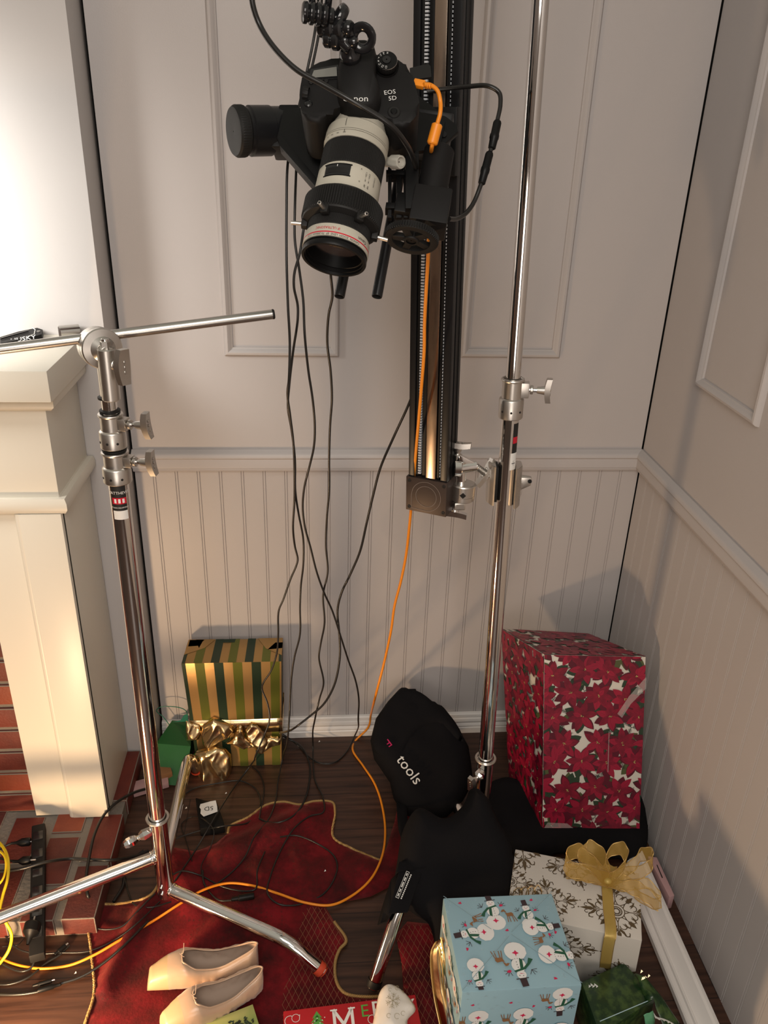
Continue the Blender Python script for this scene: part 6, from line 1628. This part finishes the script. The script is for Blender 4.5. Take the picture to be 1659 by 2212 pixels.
floorc = [
 ('thin black cable curving over the skirt beside the XLR plug', [(560, 1768, S, .006), (570, 1700, Z, .004), (560, 1670, Z, .004), (545, 1655, Z, .004)], .0018),
 ('black cable making a wide loop round the power adapter', [(385, 1730, Z, .004), (415, 1705, Z, .004), (470, 1692, Z, .004), (520, 1687, Z, .004), (553, 1705, Z, .004), (562, 1740, Z, .005), (540, 1775, Z, .006), (480, 1785, Z, .040), (430, 1795, Z, .010), (380, 1812, Z, .006), (350, 1830, S, .006)], .0019),
 ('black cable from under the stand to the XLR plug', [(352, 1905, S, .008), (390, 1882, S, .006), (430, 1890, S, .005), (480, 1915, S, .005), (530, 1925, S, .005), (552, 1920, S, .005), (556, 1880, S, .006), (572, 1840, S, .006)], .0020),
 ('black cable dropping from the hearth behind the chrome column', [(330, 1700, Z, .03), (290, 1712, Z, .05), (250, 1735, Z, .075), (225, 1760, Z, .075), (205, 1800, Z, .075), (193, 1850, Z, .070), (186, 1900, Z, .065), (190, 1935, Z, .06), (205, 1952, S, .006)], .0036),
 ('black cable running right across the hearth to the stand', [(-30, 1885, Z, .075), (40, 1878, Z, .085), (100, 1862, Z, .085), (150, 1855, Z, .062), (200, 1857, Z, .062), (240, 1858, Z, .060), (290, 1850, Z, .02), (320, 1838, Z, .006)], .0036),
 ('black cable curling over the skirt corner toward the left', [(20, 2000, Z, .01), (60, 1978, Z, .012), (100, 1972, Z, .012), (145, 1985, Z, .01), (190, 2000, S, .008), (230, 2008, S, .006), (265, 2000, S, .006), (300, 1965, S, .006), (335, 1930, S, .008)], .0019),
 ('thin brown cable winding round the lower left floor', [(-20, 1985, Z, .012), (10, 2020, Z, .01), (40, 2050, Z, .01), (80, 2060, Z, .006), (130, 2058, Z, .005), (190, 2055, Z, .006), (240, 2035, S, .006), (290, 2000, S, .006), (345, 1948, S, .006)], .0019),
 ('lower black cable ending in a pair of plugs on the left floor', [(-20, 2148, Z, .004), (40, 2148, Z, .004), (90, 2140, Z, .005), (130, 2125, Z, .006), (170, 2112, Z, .006), (210, 2090, S, .006), (260, 2050, S, .006), (320, 1990, S, .006)], .0030),
 ('black cable at the bottom left just above the paired plugs', [(-20, 2126, Z, .004), (20, 2126, Z, .004), (60, 2112, Z, .004), (100, 2080, Z, .004), (130, 2062, Z, .004), (150, 2042, Z, .005)], .0024),
 ('pale curved cord leading from the round plug to the floor', [(75, 2050, Z, .03), (75, 2070, Z, .015), (68, 2090, Z, .006), (48, 2098, Z, .005), (10, 2085, Z, .005), (-20, 2060, Z, .005)], .0026),
 ('black cable entering the upper plug of the power strip', [(40, 1818, Z, .085), (15, 1826, Z, .08), (-20, 1848, Z, .075)], .0026),
 ('black cable entering the lower plug of the power strip', [(40, 1860, Z, .085), (15, 1858, Z, .08), (-20, 1846, Z, .078)], .0026),
 ('fine black wire coiled on the floor by the power strip end', [(10, 2010, Z, .006), (40, 1992, Z, .005), (55, 2015, Z, .005), (40, 2040, Z, .005), (5, 2045, Z, .005)], .0011),
 ('black cable crossing the dark gap right of the hearth edge', [(310, 1838, Z, .008), (285, 1858, Z, .006), (270, 1880, Z, .006), (265, 1915, Z, .006), (245, 1948, Z, .006)], .0036),
 ('thin black cable coming out behind the lower chrome leg', [(270, 1900, Z, .006), (278, 1930, Z, .006), (292, 1955, S, .006), (325, 1960, S, .006), (370, 1948, S, .006)], .0018),
 ('thin looping wire lying left of the power adapter', [(415, 1860, S, .005), (400, 1810, Z, .005), (392, 1780, Z, .004), (412, 1765, Z, .004), (440, 1770, Z, .035), (462, 1795, Z, .036), (455, 1830, S, .006), (435, 1870, S, .005), (440, 1910, S, .005)], .0012),
 ('black lead running from the jumble to the black XLR plug', [(500, 1945, S, .006), (475, 1945, S, .005), (455, 1930, S, .005), (440, 1905, S, .005), (438, 1880, S, .005)], .0022)]
for lb, l, r in floorc: cab('floor_cable', lb, l, r)
def xplug(label, a, b, r, name='cable_plug', mt='black_plastic', tip=True):
    a, b = V(a), V(b); L = (b-a).length; t = thing(name, label, 'plug', a); mb = MB()
    mb.lathe([(.002, 0), (r*.6, .001), (r*.7, L*.3), (r, L*.35), (r, L*.94), (r*.9, L), (.001, L)], mt, frame_mat(a, b-a), 18); mb.build('plug_body', t)
    if tip:
        mb = MB(); d = (b-a).normalized(); mb.cyl(b-d*.002, b+d*.006, r*.45, 'chrome', seg=14); mb.build('metal_tip', t)
xplug('black XLR cable plug resting on the red tree skirt', PZ(500, 1943, .020), PZ(549, 1935, .022), .0078, tip=False)
xplug('short black barrel plug with a metal tip on the left floor', PZ(118, 2062, .010), PZ(142, 2042, .012), .0050)
xplug('upper of the two black plugs side by side at the lower left', PZ(70, 2130, .010), PZ(112, 2118, .010), .0048)
xplug('lower of the two black plugs side by side at the lower left', PZ(132, 2126, .010), PZ(82, 2140, .010), .0052, tip=False)
